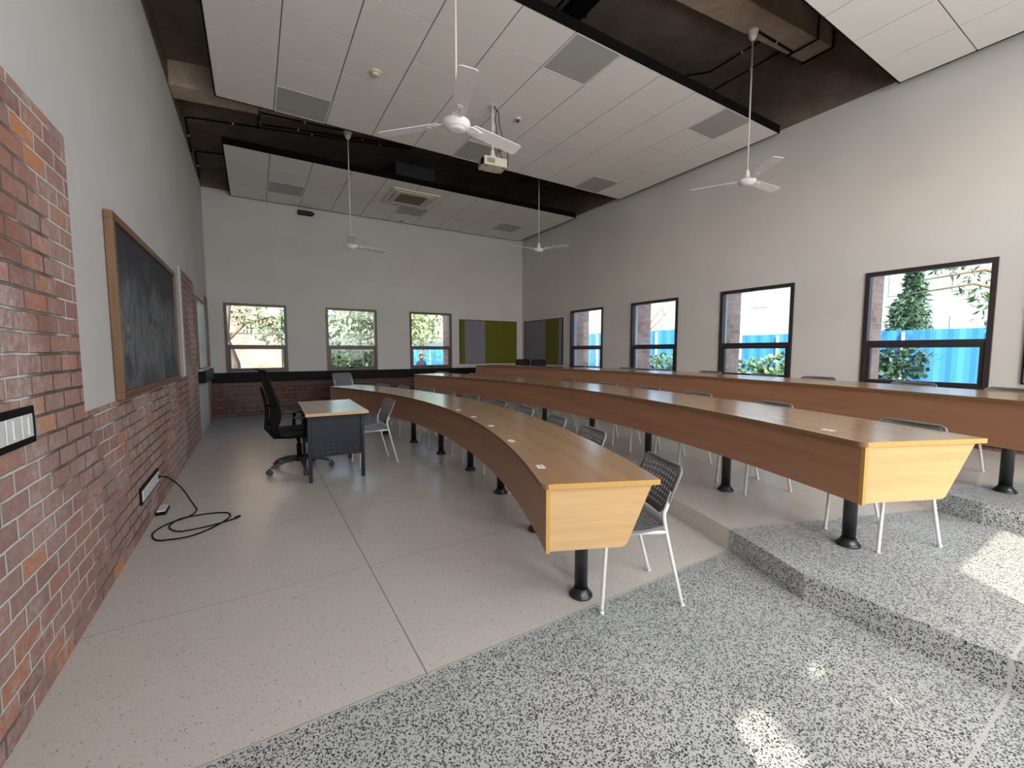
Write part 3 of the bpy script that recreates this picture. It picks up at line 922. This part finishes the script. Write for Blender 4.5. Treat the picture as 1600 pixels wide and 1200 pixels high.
# perforated end panels: plates with round-ish holes
def perf_plate(y):
    mb = MB(); x0, x1, z0, z1 = -.2475, .2475, .26, .684
    holes = [(-.205+.058*i, .435-.043*j) for i in range(5) for j in range(4)] + [(.14, .36), (.195, .32)]
    hs = .0052
    xs = sorted({x0, x1} | {round(hx-hs, 5) for hx, _ in holes} | {round(hx+hs, 5) for hx, _ in holes})
    zs = sorted({z0, z1} | {round(hz-hs, 5) for _, hz in holes} | {round(hz+hs, 5) for _, hz in holes})
    idx = {}
    for i, x in enumerate(xs):
        for j, z in enumerate(zs): idx[i, j] = mb.add([(x, y, z)])
    for i in range(len(xs)-1):
        for j in range(len(zs)-1):
            cx, cz = (xs[i]+xs[i+1])/2, (zs[j]+zs[j+1])/2
            if any(abs(cx-hx) < hs*.9 and abs(cz-hz) < hs*.9 for hx, hz in holes): continue
            mb.face([idx[i,j], idx[i+1,j], idx[i+1,j+1], idx[i,j+1]])
    o = mb.build('side_panel', M['desk_steel'], td, fix=False)
    s = o.modifiers.new('solid', 'SOLIDIFY'); s.thickness = .002
    mb = MB(); mb.box(-.2475, .2475, y-.006, y-.0015, .60, .604); mb.build('panel_crease', M['desk_steel'], o)
perf_plate(-.447); perf_plate(.447)

# ------------------------------------------------------------ fans
def make_fan(rod):
    t = empty('ceiling_fan')       # origin at hub centre; rod goes up
    mb = MB(); mb.lathe([(.001,-.050),(.040,-.049),(.060,-.044),(.066,-.036),(.069,-.034),(.084,-.030),(.088,-.022),(.100,-.010),(.105,.004),(.100,.018),(.078,.030),(.045,.040),(.001,.042)], (0,0,0), 40)
    mb.build('motor_housing', M['fan'], t)
    mb = MB(); mb.lathe([(.030,.042),(.034,.06),(.030,.10),(.016,.135),(.014,.15)], (0,0,0), 20); mb.build('lower_cup', M['fan'], t)
    mb = MB(); mb.tube([(0,0,.10),(0,0,rod-.02)], .0095, 12); mb.build('down_rod', M['rod'], t)
    mb = MB(); mb.lathe([(.018,rod-.12),(.030,rod-.10),(.048,rod-.07),(.050,rod-.055),(.058,rod-.03),(.066,rod-.005),(.060,rod+.0)], (0,0,0), 24); mb.build('canopy_cup', M['fan'], t)
    for k in range(3):
        a = R(120*k); mm = Matrix.Rotation(a, 4, 'Z')
        tilt = mm @ Matrix.Translation((0,0,.012)) @ Matrix.Rotation(R(-11), 4, 'X')
        out = [(.145,-.054),(.61,-.064),(.632,-.058),(.642,-.043),(.652,.045),(.646,.058),(.63,.064),(.145,.054),(.135,.04),(.135,-.04)]
        mb = MB(); mb.prism(out, -.0025, .0025, 'z', tilt)
        o = mb.build('blade', M['fan'], t, bevel=.001)
        mb = MB(); mb.prism([(.08,-.022),(.14,-.032),(.24,-.018),(.24,.018),(.14,.032),(.08,.022)], -.0085, -.0028, 'z', tilt)
        for bx, by in ((.17,-.015),(.17,.015),(.215,-.01),(.215,.01)): mb.lathe([(.006,-.012),(.006,-.0085)], (bx,by,0), 8, tilt)
        mb.build('blade_bracket', M['fan'], o)
    return t
f0 = make_fan(1.785)
for i, (x, y, rot, lab) in enumerate((
        (1.374, 3.07, 12.7, 'large white three-blade ceiling fan nearest the camera, in front of the projector'),
        (5.36, 3.16, 118, 'white three-blade ceiling fan on the right, hanging in front of the right wall'),
        (1.42, 7.40, 22, 'white three-blade ceiling fan at the left, above the teacher desk and far windows'),
        (5.13, 7.38, 60, 'white three-blade ceiling fan nearest the far right corner of the room'))):
    f = f0 if i == 0 else copy_tree(f0)
    f.location = (x, y, soff(x) - 1.786); f.rotation_euler = (0, 0, R(rot))
    tag(f, lab, 'ceiling fan', 'white ceiling fans')

# ------------------------------------------------------------ projector on its pole
pj = empty('projector', (2.77, 5.05, 4.552))
tag(pj, 'cream projector hanging from the middle ceiling raft on a white pole', 'projector')
mb = MB(); mb.tube([(0,0,0),(0,0,-.60)], .016, 12); mb.tube([(.035,0,0),(.03,0,-.3)], .009, 8); mb.lathe([(.055,-.006),(.055,0)], (0,0,0), 20); mb.build('drop_pole', M['white'], pj)
mb = MB(); mb.lathe([(.035,-.66),(.045,-.64),(.030,-.61),(.024,-.56)], (0,0,0), 16); mb.box(-.055,.055,-.055,.055,-.675,-.66); mb.build('ceiling_mount', M['white'], pj, bevel=.003)
RZ = Matrix.Rotation(R(-6), 4, 'Z')
mb = MB(); mb.box(-.16, .16, -.115, .115, -.79, -.68, RZ); bd = mb.build('projector_body', M['cream'], pj, bevel=.012)
ml = RZ @ Matrix.Translation((-.155, -.06, -.735)) @ Matrix.Rotation(-PI/2, 4, 'Y')
mb = MB(); mb.lathe([(.042,0),(.042,.02),(.034,.022),(.030,.012)], (0,0,0), 24, ml); mb.build('lens', M['black'], bd)
mb = MB()
for k in range(6): mb.box(-.12+k*.018, -.11+k*.018, -.1165, -.1155, -.765, -.705, RZ)
for k in range(5): mb.box(-.1615, -.1605, .01+k*.017, .019+k*.017, -.765, -.705, RZ)
mb.build('vent_grille', M['grey_plastic'], bd)
mb = MB()
for x, y in ((-.12,-.08),(.12,-.08),(-.12,.08),(.12,.08)): mb.lathe([(.012,-.80),(.012,-.79)], (x,y,0), 10, RZ)
mb.build('foot', M['grey_plastic'], bd)
mb = MB()
mb.tube(smooth_path([(.01,-.01,-.0),(.045,-.02,-.05),(.03,-.02,-.18),(.05,-.02,-.28),(.06,-.02,-.45),(.12,-.01,-.6),(.17,0,-.68),(.165,.02,-.73)]), .005, 6)
mb.tube(smooth_path([(.02,.02,0),(.09,0,-.06),(.10,0,-.2),(.16,0,-.38),(.22,0,-.52),(.235,0,-.66),(.21,.02,-.74),(.165,.04,-.745)]), .005, 6)
mb.build('cables', M['black'], pj)

# ------------------------------------------------------------ air conditioner cassette
ac = empty('air_conditioner_cassette', (2.90, 8.87, 4.552))
tag(ac, 'square cream air conditioner cassette set in the farthest ceiling raft', 'air conditioner')
mb = MB(); h = .475
for r0, r1, z0, z1 in ((h, .40, -.03, -.002), (.40, .28, -.042, -.002)):
    for a in range(4):
        mm = Matrix.Rotation(a*PI/2, 4, 'Z')
        mb.prism([(-r0,-r0),(r0,-r0),(r1,-r1),(-r1,-r1)], z0, z1, 'z', mm)
mb.build('cassette_frame', M['cream'], ac, bevel=.006)
for a in range(4):
    mm = Matrix.Rotation(a*PI/2, 4, 'Z')
    mb = MB(); mb.prism([(-.27,-.375),(.27,-.375),(.29,-.355),(.27,-.325),(-.27,-.325),(-.29,-.355)], -.047, -.0425, 'z', mm); o = mb.build('air_louver', M['cream'], ac)
    mb = MB(); mb.box(-.26, .26, -.3245, -.317, -.046, -.0425, mm); mb.box(-.26, .26, -.386, -.3785, -.046, -.0425, mm); mb.build('louver_slot', M['grey_plastic'], o)
mb = MB(); mb.box(-.275, .275, -.275, .275, -.012, -.006); g = mb.build('intake_backing', M['black'], ac)
mb = MB()
for k in range(9):
    y = -.25 + k*.0625; mb.box(-.275, .275, y-.011, y+.011, -.032, -.022)
mb.build('intake_slats', simple('slat_brown', (.2,.165,.12), .6), g)
mb = MB(); mb.box(-.40, .40, -.40, .40, .11, .52); mb.build('cassette_body', simple('dark_casing', (.05,.055,.065), .5), ac, bevel=.01)
for nm, x, y, r, lab in (('smoke_detector', 1.31, 5.15, .062, 'round cream smoke detector with a green glint on the middle raft'),
                         ('heat_detector', 3.21, 5.13, .038, 'small round white detector to the right of the projector pole'),
                         ('heat_detector', 3.18, 10.37, .035, 'small white detector on the farthest raft, close to the back wall')):
    t = empty(nm, (x, y, 4.5535)); tag(t, lab, 'detector')
    mb = MB(); mb.lathe([(r*.9,-.022),(r,-.012),(r,0)], (0,0,0), 24); mb.build('detector_base', M['cream'] if 'smoke' in nm else M['white'], t)
    mb = MB(); mb.lathe([(r*.35,-.048),(r*.6,-.044),(r*.72,-.022)], (0,0,0), 20); mb.build('sensor_head', M['cream'] if 'smoke' in nm else M['grey_plastic'], t)
    if 'smoke' in nm:
        mb = MB(); mb.lathe([(.006,-.052),(.006,-.048)], (r*.2,0,0), 8); mb.build('indicator', simple('green_lens', (.2,.6,.15), .3), t)
mb = MB()
mb.tube([(1.10+.10*math.cos(q), 10.24+.10*math.sin(q), 4.5525) for q in [2*PI*k/28 for k in range(28)]], .0035, 6, closed=True)
tag(mb.build('speaker_ring', M['cream']), 'thin round ring outline on the farthest raft, above the black wall box', 'ceiling ring')
t = empty('wall_box', (1.09, YB-.001, 4.42)); tag(t, 'small black box high on the back wall under the farthest raft', 'wall box')
mb = MB(); mb.box(-.15, .15, -.09, 0, -.04, .05); mb.box(.15, .19, -.05, 0, .0, .03); mb.build('box_body', M['black'], t, bevel=.004)
mb = MB()
for k in range(7): mb.box(-.13+k*.04, -.115+k*.04, -.092, -.09, -.03, .04)
mb.build('box_ribs', M['grey_plastic'], t)

# ------------------------------------------------------------ conduits and tray under the slab
def slabp(x, y, d=.02):
    x, y = max(XL+.02, x*1.06), y*1.06 if y < 8 else y
    return (x, y, slab_z(x) - d)
def beamp(x, y, d=.015): return (x, y, soff(x) - d)
def conduit(pts, lab, clips=True, r=.0125):
    t = empty('conduit_pipe', pts[0]); o0 = Vector(pts[0])
    tag(t, lab, 'conduit pipe', 'black conduit pipes under the concrete slab')
    mb = MB(); mb.tube([Vector(p)-o0 for p in pts], r, 8); mb.build('pipe', M['black'], t)
    for a, b in zip(pts, pts[1:]):
        a, b = Vector(a)-o0, Vector(b)-o0; L = (b-a).length
        if L < .5: continue
        for k in range(max(1, int(L/.9))):
            f = (k+.5)/max(1, int(L/.9)); c = a.lerp(b, f); d = (b-a).normalized()
            mb = MB(); mb.tube([c-d*.012, c+d*.012], r+.005, 8); mb.build('pipe_clip', M['cream'], t)
    return t
conduit([slabp(5.07,4.6), slabp(5.79,4.02), slabp(5.79,3.08), ], 'black conduit crossing the concrete behind the right fan rod, the left one of two')
conduit([slabp(5.6,4.9), slabp(6.32,4.39), slabp(6.30,3.08)], 'black conduit crossing the concrete behind the right fan rod, closer to the right wall')
conduit([beamp(5.42,3.13), beamp(6.3,3.17)], 'black conduit running along the beam from the right fan canopy', r=.014)
def over_beam(x, lab):
    conduit([beamp(x,3.26,.02), beamp(x,2.88,.02), (x,2.875,soff(x)+.26), (x,2.76,slab_z(x)-.02), (x,1.4,slab_z(x)-.02)], lab, r=.013)
over_beam(6.33, 'black conduit bent under and up the near beam, beside the right fan canopy')
over_beam(6.74, 'black conduit bent under and up the near beam, near the right wall')
conduit([(XL+.02,8.95,4.66), slabp(XL+.02,8.35), slabp(XL+.1,8.33), slabp(.4,8.33), slabp(2.6,8.33)], 'black conduit running across the far gap from the left wall')
conduit([(XL+.02,10.2,4.66), slabp(XL+.02,9.65), slabp(XL+.1,9.63), slabp(.6,9.63)], 'black conduit from the left wall towards the back corner')
conduit([(.2,8.3,slab_z(.2)-.05), (.2,7.38,slab_z(.2)-.05), beamp(.2,7.36), beamp(.2,6.80)], 'black conduit dropping to the far beam left of the fan rod')
conduit([beamp(.22,7.2), beamp(1.35,7.35)], 'black conduit along the far beam to the left fan canopy')
conduit([slabp(.25,7.75), slabp(3.2,7.75)], 'black conduit high in the far gap, parallel to the far beam')
conduit([slabp(2.97,4.4), slabp(2.97,3.15)], 'thin black conduit left of the black cable tray')
conduit([slabp(4.3,7.9), slabp(4.3,7.55), slabp(5.2,7.55)], 'black conduit beside the rod of the far right fan')
t = empty('cable_tray', (3.34, 4.4, slab_z(3.34)-.09)); tag(t, 'wide flat black cable tray under the slab above the near edge of the middle raft', 'cable tray')
mb = MB(); mb.box(-.12,.12,-1.3,1.2,0,.012); mb.box(-.12,-.11,-1.3,1.2,.012,.05); mb.box(.11,.12,-1.3,1.2,.012,.05); mb.build('tray', M['black'], t)
for y in (-.9,-.35,.3,.9):
    mb = MB(); mb.box(-.135,.135,y-.015,y+.015,-.012,-.001); mb.build('tray_bracket', M['black'], t)

# ------------------------------------------------------------ boards
bb = empty('chalkboard', (XL, 4.88, 1.665)); tag(bb, 'large chalk-smeared blackboard in a brown wooden frame on the left wall', 'blackboard')
mb = MB(); mb.box(.0, .028, -1.19, 1.19, -.55, .55); o = mb.build('writing_surface', M['slate'], bb)
for v in o.data.vertices: pass
mb = MB(); w = .05
mb.box(0, .045, -1.24, 1.24, .55, .60); mb.box(0, .045, -1.24, 1.24, -.60, -.55); mb.box(0, .045, -1.24, -1.19, -.55, .55); mb.box(0, .045, 1.19, 1.24, -.55, .55)
mb.build('board_frame', M['frame_wood'], bb, bevel=.003)
wbd = empty('whiteboard', (XL-.004, 9.12, 1.665)); tag(wbd, 'narrow pale board in a thin wooden frame on the left wall, above a black box', 'whiteboard')
mb = MB(); mb.box(0, .015, -.70, .70, -.565, .565); mb.build('writing_surface', M['whiteboard'], wbd)
mb = MB(); mb.box(0,.03,-.74,.74,.565,.60); mb.box(0,.03,-.74,.74,-.60,-.565); mb.box(0,.03,-.74,-.70,-.565,.565); mb.box(0,.03,.70,.74,-.565,.565)
mb.build('board_frame', M['frame_wood'], wbd)
t = empty('wall_trunking', (XL-.004, 9.15, .97)); tag(t, 'black box trunking on the left wall under the narrow pale board', 'trunking')
mb = MB(); mb.box(.0,.10,-.80,.78,-.10,.09); mb.build('trunking_body', M['black'], t, bevel=.006)
mb = MB(); mb.box(.0,.06,-.78,.76,.0905,.11); mb.build('cover_strip', M['cream'], t)
def pinboard(axis, u0, u1, strips, lab, wall):
    z0, z1 = 1.04, 2.245
    t = empty('pin_board', (wall, (u0+u1)/2, 1.64) if axis == 'x' else ((u0+u1)/2, wall, 1.64))
    tag(t, lab, 'pin board', 'felt pin boards'); h = (u1-u0)/2; zz = (z1-z0)/2
    def bx(mb, a, b, c, d, dep0, dep1):
        if axis == 'x': mb.box(-dep1, -dep0, a, b, c, d)
        else: mb.box(a, b, -dep1, -dep0, c, d)
    mb = MB(); w = .014
    bx(mb, -h, h, zz-w, zz, 0, .025); bx(mb, -h, h, -zz, -zz+w, 0, .025); bx(mb, -h, -h+w, -zz+w, zz-w, 0, .025); bx(mb, h-w, h, -zz+w, zz-w, 0, .025)
    mb.build('board_frame', M['black'], t)
    for a, b, m in strips:
        mb = MB(); bx(mb, a, b, -zz+w, zz-w, .002, .018); mb.build('felt_panel', M[m], t)
pinboard('y', 4.79, 6.61, [(-.896,-.75,'green'),(-.75,-.13,'grey_felt'),(-.13,.896,'green')], 'wide olive green felt board with a grey stripe on the back wall', YB-.0005)
pinboard('x', 8.69, 10.50, [(-.146,.891,'grey_felt'),(-.73,-.146,'green'),(-.891,-.73,'grey_felt')], 'grey felt board with an olive stripe on the right wall, in the corner', XR-.0005)
pinboard('x', -.80, 1.01, [(-.891,.3,'grey_felt'),(.3,.891,'grey_felt')], 'board edge at the right border of the photo, on the right wall', XR-.0005)

# ------------------------------------------------------------ switches, sockets, cable
sw = empty('switch_plate', (XL, 2.225, 1.093)); tag(sw, 'black switch plate with white switches on the brick at the left edge', 'switch')
mb = MB(); mb.box(.0005, .012, -.20, .20, -.073, .073); mb.build('plate', M['black'], sw, bevel=.003)
for i, y in enumerate((-.165, -.045, .075)):
    mb = MB(); mb.box(.012, .017, y, y+(.112 if i < 2 else .09), -.045, .045); o = mb.build('switch_module', M['white'], sw, bevel=.003)
    mb = MB(); mb.box(.017, .020, y+.045, y+.06, -.035, .035); mb.box(.017,.0185,y+.012,y+.035,.018,.024); mb.build('rocker', M['white'], o, bevel=.001)
sk_ = empty('socket_plate', (XL, 4.40, .295)); tag(sk_, 'long black socket plate with white sockets, low on the brick wall', 'socket')
mb = MB(); mb.box(.0005, .012, -.34, .34, -.066, .066); mb.build('plate', M['black'], sk_, bevel=.003)
for k in range(5):
    y = -.315 + k*.126
    mb = MB(); mb.box(.012, .020, y, y+.12, -.043, .043); o = mb.build('socket_module', M['white'], sk_, bevel=.003)
    mb = MB(); mm = Matrix.Translation((.020, y+.06, 0)) @ Matrix.Rotation(PI/2, 4, 'Y')
    for a_, b_ in ((.012,-.014),(.012,.014),(-.016,0)): mb.lathe([(.005,-.001),(.005,.0006)], (a_, b_, 0), 8, mm)
    mb.build('socket_hole', M['ink'], o)
cab = [(-.7500,4.69,.29),(-.700,4.72,.27),(-.64,4.74,.20),(-.585,4.72,.12),(-.54,4.66,.05),(-.499,4.58,.008),(-.48,4.495,.006),(-.49,4.398,.006),(-.525,4.334,.006),(-.578,4.295,.006),(-.633,4.249,.006),(-.682,4.17,.006),(-.709,4.084,.006),(-.704,4.012,.006),(-.679,3.931,.006),(-.639,3.883,.006),(-.594,3.87,.006),(-.525,3.856,.006),(-.458,3.863,.006),(-.386,3.908,.006),(-.301,4.004,.006),(-.242,4.092,.012),(-.223,4.187,.006),(-.243,4.261,.006),(-.285,4.3,.006),(-.388,4.332,.006),(-.467,4.335,.006),(-.529,4.313,.012),(-.588,4.278,.012),(-.622,4.209,.006),(-.621,4.144,.006),(-.591,4.063,.006),(-.544,4.01,.006),(-.484,3.998,.006),(-.394,4.007,.006),(-.302,4.015,.012),(-.24,4.045,.012),(-.2,4.08,.006)]
ca = empty('power_cable', (-.45, 4.2, 0)); tag(ca, 'black cable coiled on the floor, plugged into the wall sockets', 'cable')
mb = MB(); mb.tube([p - Vector((-.45,4.2,0)) for p in smooth_path(cab, 4)], .0055, 8); mb.build('cord', M['black'], ca)
mb = MB(); mb.tube([(.25,-.12,.006),(.272,-.098,.008),(.295,-.075,.008)], [.006,.011,.010], 8); mb.build('connector', M['black'], ca)
mb = MB(); mb.box(-.32,-.298,.46,.50,.275,.31); mb.build('plug', M['black'], ca, bevel=.003)
pb = empty('adapter_box', (XL+.045, 4.60, 0)); tag(pb, 'small black and white adapter box on the floor against the brick wall', 'adapter')
mb = MB(); mb.box(-.035,.035,-.095,.095,0,.028); mb.build('box_bottom', M['black'], pb, bevel=.004)
mb = MB(); mb.box(-.031,.031,-.09,.09,.028,.038); mb.build('box_top', M['white'], pb, bevel=.004)

# ------------------------------------------------------------ outside
mb = MB(); mb.box(-40, 60, -40, 70, -.7, -.45); S(mb.build('ground', M['soil']))
def fence(x0, y0, x1, y1, z1, lab):
    L = math.hypot(x1-x0, y1-y0); t = empty('sheet_fence', (x0, y0, -.45), math.atan2(y1-y0, x1-x0)); tag(t, lab, 'fence')
    mb = MB(); n = int(L/.1); pts = []
    for i in range(n+1):
        x = L*i/n; pts.append((x, .009 if i % 4 < 2 else -.009))
    b = mb.add([(x, y, 0) for x, y in pts] + [(x, y, z1+.45) for x, y in pts]); m_ = len(pts)
    for i in range(m_-1): mb.face([b+i, b+i+1, b+m_+i+1, b+m_+i])
    o = mb.build('corrugated_sheet', M['fence'], t, fix=False); s = o.modifiers.new('solid', 'SOLIDIFY'); s.thickness = .004
    for k in range(int(L/1.5)):
        mb = MB(); x = k*1.5+1.15; mb.box(x-.025, x+.025, -.07, -.012, 0, z1+.40); mb.build('fence_post', M['fence_pole'], t)
fence(14, 8.2, 14, -3.5, 1.91, 'bright blue corrugated fence outside the two nearest right-wall windows')
fence(12.2, 19, 12.4, 8.4, 2.12, 'blue corrugated fence outside the two farthest right-wall windows')
fence(5.9, 23.5, 12.2, 21.5, 1.7, 'blue corrugated fence far outside the back windows')
def building(x0, x1, y0, y1, z1, m, lab, wins, band=None, face='x'):
    t = empty('building', ((x0+x1)/2, (y0+y1)/2, -.45)); o_ = Vector(t.location); tag(t, lab, 'building')
    mb = MB(); mb.box(x0-o_.x, x1-o_.x, y0-o_.y, y1-o_.y, 0, z1+.45); mb.build('building_walls', m, t)
    for (u0, u1, z0, zz) in wins:
        mb = MB()
        if face == 'x': mb.box(x0-o_.x-.05, x0-o_.x-.001, u0-o_.y, u1-o_.y, z0+.45, zz+.45)
        else: mb.box(u0-o_.x, u1-o_.x, y0-o_.y-.05, y0-o_.y-.001, z0+.45, zz+.45)
        mb.build('building_window', M['pane_dark'], t)
    if band:
        mb = MB(); z0, zz = band
        mb.box(x0-o_.x-.06, x1-o_.x+.06, y0-o_.y-.06, y0-o_.y-.001, z0+.45, zz+.45) if face == 'y' else mb.box(x0-o_.x-.06, x0-o_.x-.001, y0-o_.y, y1-o_.y, z0+.45, zz+.45)
        mb.build('concrete_band', M['pale'], t)
building(36, 44, 2, 30, 9, M['pale'], 'pale multi-storey building far beyond the blue fence', [(4+3*i, 5.3+3*i, z, z+1.6) for i in range(8) for z in (2.0, 5.0)])
building(-6, .85, 17.5, 24, 7, M['brick_out'], 'red brick building with a white band outside the left back window', [], band=(2.02, 2.18), face='y')

def leafy(name, loc, blobs, nleaf, size, m, lab, cat, trunk=None, narrow=1.0, group=None):
    t = empty(name, loc); tag(t, lab, cat, group)
    mb = MB()
    for (bx, by, bz, br) in blobs:
        for _ in range(int(nleaf)):
            while True:
                q = Vector((random.uniform(-1,1), random.uniform(-1,1), random.uniform(-1,1)))
                if .3 < q.length < 1: break
            c = Vector((bx, by, bz)) + q*br
            d = Vector((random.gauss(0,1), random.gauss(0,1), random.gauss(-.3,1))).normalized()
            e = d.cross(Vector((random.gauss(0,1), random.gauss(0,1), random.gauss(0,1)))).normalized()
            s = size*random.uniform(.6, 1.3); w = s*.38*narrow
            i = mb.add([c, c + d*s*.5 + e*w, c + d*s, c + d*s*.5 - e*w]); mb.face([i, i+1, i+2, i+3])
    mb.build('foliage', m, t, fix=False)
    if trunk:
        mb = MB()
        for path, r in trunk: mb.tube(path, r, 8)
        mb.build('trunk', M['bark'], t)
    return t
G = -.45
# conifer seen through the nearest window
bl = [(random.uniform(-.08,.08), random.uniform(-.08,.08), 1.0+.27*k, .95-.068*k) for k in range(13)]
leafy('conifer_tree', (17.8, 5.05, G), bl, 520, .2, M['leaf_d'], 'dark cone-shaped tree beyond the fence in the nearest right-wall window', 'tree', [([(0,0,0),(0,0,4.6)], [.16,.04])], .35)
br = []
for k in range(9):
    z = 2.6+.25*k
    br.append(([(0,0,z), (-.7+.1*k, 1.2-.1*k, z+.5), (-1.2, 2.0-.2*k, z+.35)], [.05,.03,.01]))
leafy('bare_branch_tree', (12.3, 1.2, G), [(-.4,1.0,3.15,.55),(-.3,.4,3.6,.6),(-.7,1.5,3.7,.4),(-.2,.9,2.6,.35)], 150, .17, M['leaf'], 'loose tree with thin branches at the top right of the nearest window', 'tree', [([(0,0,0),(0,0,2.6),(.1,.2,4.8)], [.12,.08,.03])]+br, .35)
leafy('shrub', (12.8, 5.7, G), [(-.1,.0,1.0,.7),(.1,.7,1.15,.65),(0,1.4,1.0,.65),(0,.7,.5,.6)], 420, .16, M['leaf'], 'green shrub in front of the blue fence in the third window of the right wall', 'shrub')
leafy('shrub', (11.1, 8.6, G), [(0,0,1.05,.75),(.1,.7,1.1,.7),(0,.3,.5,.6)], 420, .14, M['leaf'], 'light green shrub in front of the blue fence in the second window from the corner', 'shrub')
leafy('shrub', (12.9, 3.75, G), [(0,0,1.55,.5),(.1,.4,1.4,.45),(0,.1,.8,.35)], 320, .14, M['leaf_d'], 'dull green shrub low in the nearest right-wall window, before the fence', 'shrub')
brs = [([(0,0,2.2), (random.uniform(-1.6,1.6), random.uniform(-1.6,1.6), random.uniform(3.2,5))], [.04,.008]) for _ in range(36)]
leafy('bare_branch_tree', (15.5, 14.2, G), [(.3,0,3.6,1.3)], 120, .15, M['leaf'], 'nearly bare tree above the blue fence, seen through the farther right-wall windows', 'tree', [([(0,0,0),(0,0,2.4)], [.14,.09])]+brs, .4)
leafy('broadleaf_tree', (-.75, 13.4, G), [(.75,.2,2.75,.5),(1.2,.3,2.35,.38),(.1,.2,3.1,.5),(1.6,.1,2.75,.3)], 230, .15, M['leaf'], 'tree with a leaning trunk right outside the left back window', 'tree', [([(.25,0,0),(.18,0,1.5),(.0,0,2.2),(.25,0,3.4)], [.28,.25,.21,.07]), ([(.05,0,2.0),(.6,.1,2.6),(1.3,.2,2.8)], [.06,.04,.015])], .45)
leafy('broadleaf_tree', (3.0, 14.6, G), [(-.3,0,2.75,.6),(.3,.1,2.5,.6),(.7,.2,3.0,.5),(.1,0,3.2,.5)], 260, .17, M['leaf_y'], 'slender tree with yellowing leaves outside the middle back window', 'tree', [([(.1,0,0),(.15,0,1.2),(0,0,2.0),(.1,0,3.0)], [.04,.035,.03,.015]), ([(.5,.1,0),(.4,.1,1.4),(.6,.1,2.6)], [.03,.025,.015])], .5)
leafy('shrub', (2.8, 15.4, G), [(.1,0,1.55,.45),(.5,.1,1.4,.45),(-.5,.1,1.3,.45),(0,.1,.7,.5)], 300, .16, M['leaf'], 'low green shrub outside the middle back window', 'shrub')
leafy('broadleaf_tree', (6.6, 19.0, G), [(-.9,0,3.3,1.1),(.1,.2,3.0,1.0),(.5,0,3.7,1.2),(-.6,.2,4.2,1.1)], 420, .24, M['leaf_y'], 'dense pale green tree outside the back window nearest the corner', 'tree', [([(0,0,0),(.05,0,2.4)], [.14,.10])], .55)
leafy('broadleaf_tree', (1.2, 27, G), [(0,0,4,2.4),(2.5,0,4.2,2.2),(5,1,4,2.2)], 420, .35, M['leaf'], 'row of pale green tree crowns far beyond the back windows', 'tree', [([(0,0,0),(0,0,3)], [.2,.15])], .55)
# tree behind the camera whose crown breaks up the sunlight
leafy('broadleaf_tree', (-1.2, -4.6, G), [(.42,1.40,4.03,.14),(1.08,1.40,3.95,.40),(.76,1.40,3.64,.27),(1.2,1.4,3.35,.45),(.55,1.3,3.25,.3)], 900, .13, M['leaf'], 'leafy tree outside the rear windows behind the camera', 'tree', [([(0,0,0),(.2,0,2.4),(.8,.3,3.4)], [.12,.09,.03])], .6)

# person outside
pr_ = empty('person', (6.06, 17.42, G), R(200)); tag(pr_, 'person in a dark navy shirt standing outside, low in the back window nearest the corner', 'person')
def skin_body():
    me = bpy.data.meshes.new('body'); 
    V_ = [(0,0,.95),(0,0,1.15),(0,-.01,1.36),(0,0,1.46),(0,.01,1.53),(0,.02,1.62),(.10,0,.90),(.11,.02,.50),(.11,-.02,.08),(.11,.12,.04),(-.10,0,.90),(-.11,.02,.50),(-.11,-.02,.08),(-.11,.12,.04),
          (.18,0,1.38),(.24,-.02,1.12),(.25,.06,.88),(.25,.08,.80),(-.18,0,1.38),(-.24,-.02,1.12),(-.25,.06,.88),(-.25,.08,.80)]
    E_ = [(0,1),(1,2),(2,3),(3,4),(4,5),(0,6),(6,7),(7,8),(8,9),(0,10),(10,11),(11,12),(12,13),(2,14),(14,15),(15,16),(16,17),(2,18),(18,19),(19,20),(20,21)]
    Rr = [.15,.14,.16,.06,.075,.085,.09,.065,.045,.035,.09,.065,.045,.035,.07,.05,.035,.03,.07,.05,.035,.03]
    me.from_pydata(V_, E_, []); o = bpy.data.objects.new('body', me); COL.objects.link(o); o.parent = pr_
    o.modifiers.new('skin', 'SKIN').use_smooth_shade = True
    for i, r in enumerate(Rr): me.skin_vertices[0].data[i].radius = (r, r*.8)
    me.skin_vertices[0].data[0].use_root = True
    ss = o.modifiers.new('sub', 'SUBSURF'); ss.levels = 1; ss.render_levels = 2
    me.materials.append(M['navy'])
skin_body()
mb = MB(); mb.lathe([(.02,1.50),(.07,1.52),(.082,1.58),(.08,1.64),(.05,1.70),(.01,1.71)], (0,.02,0), 16); hd = mb.build('head', M['skin'], pr_)
mb = MB(); mb.lathe([(.088,1.60),(.09,1.65),(.06,1.715),(.01,1.73)], (0,.005,0), 16); mb.build('hair', M['hair'], hd)

proto = None
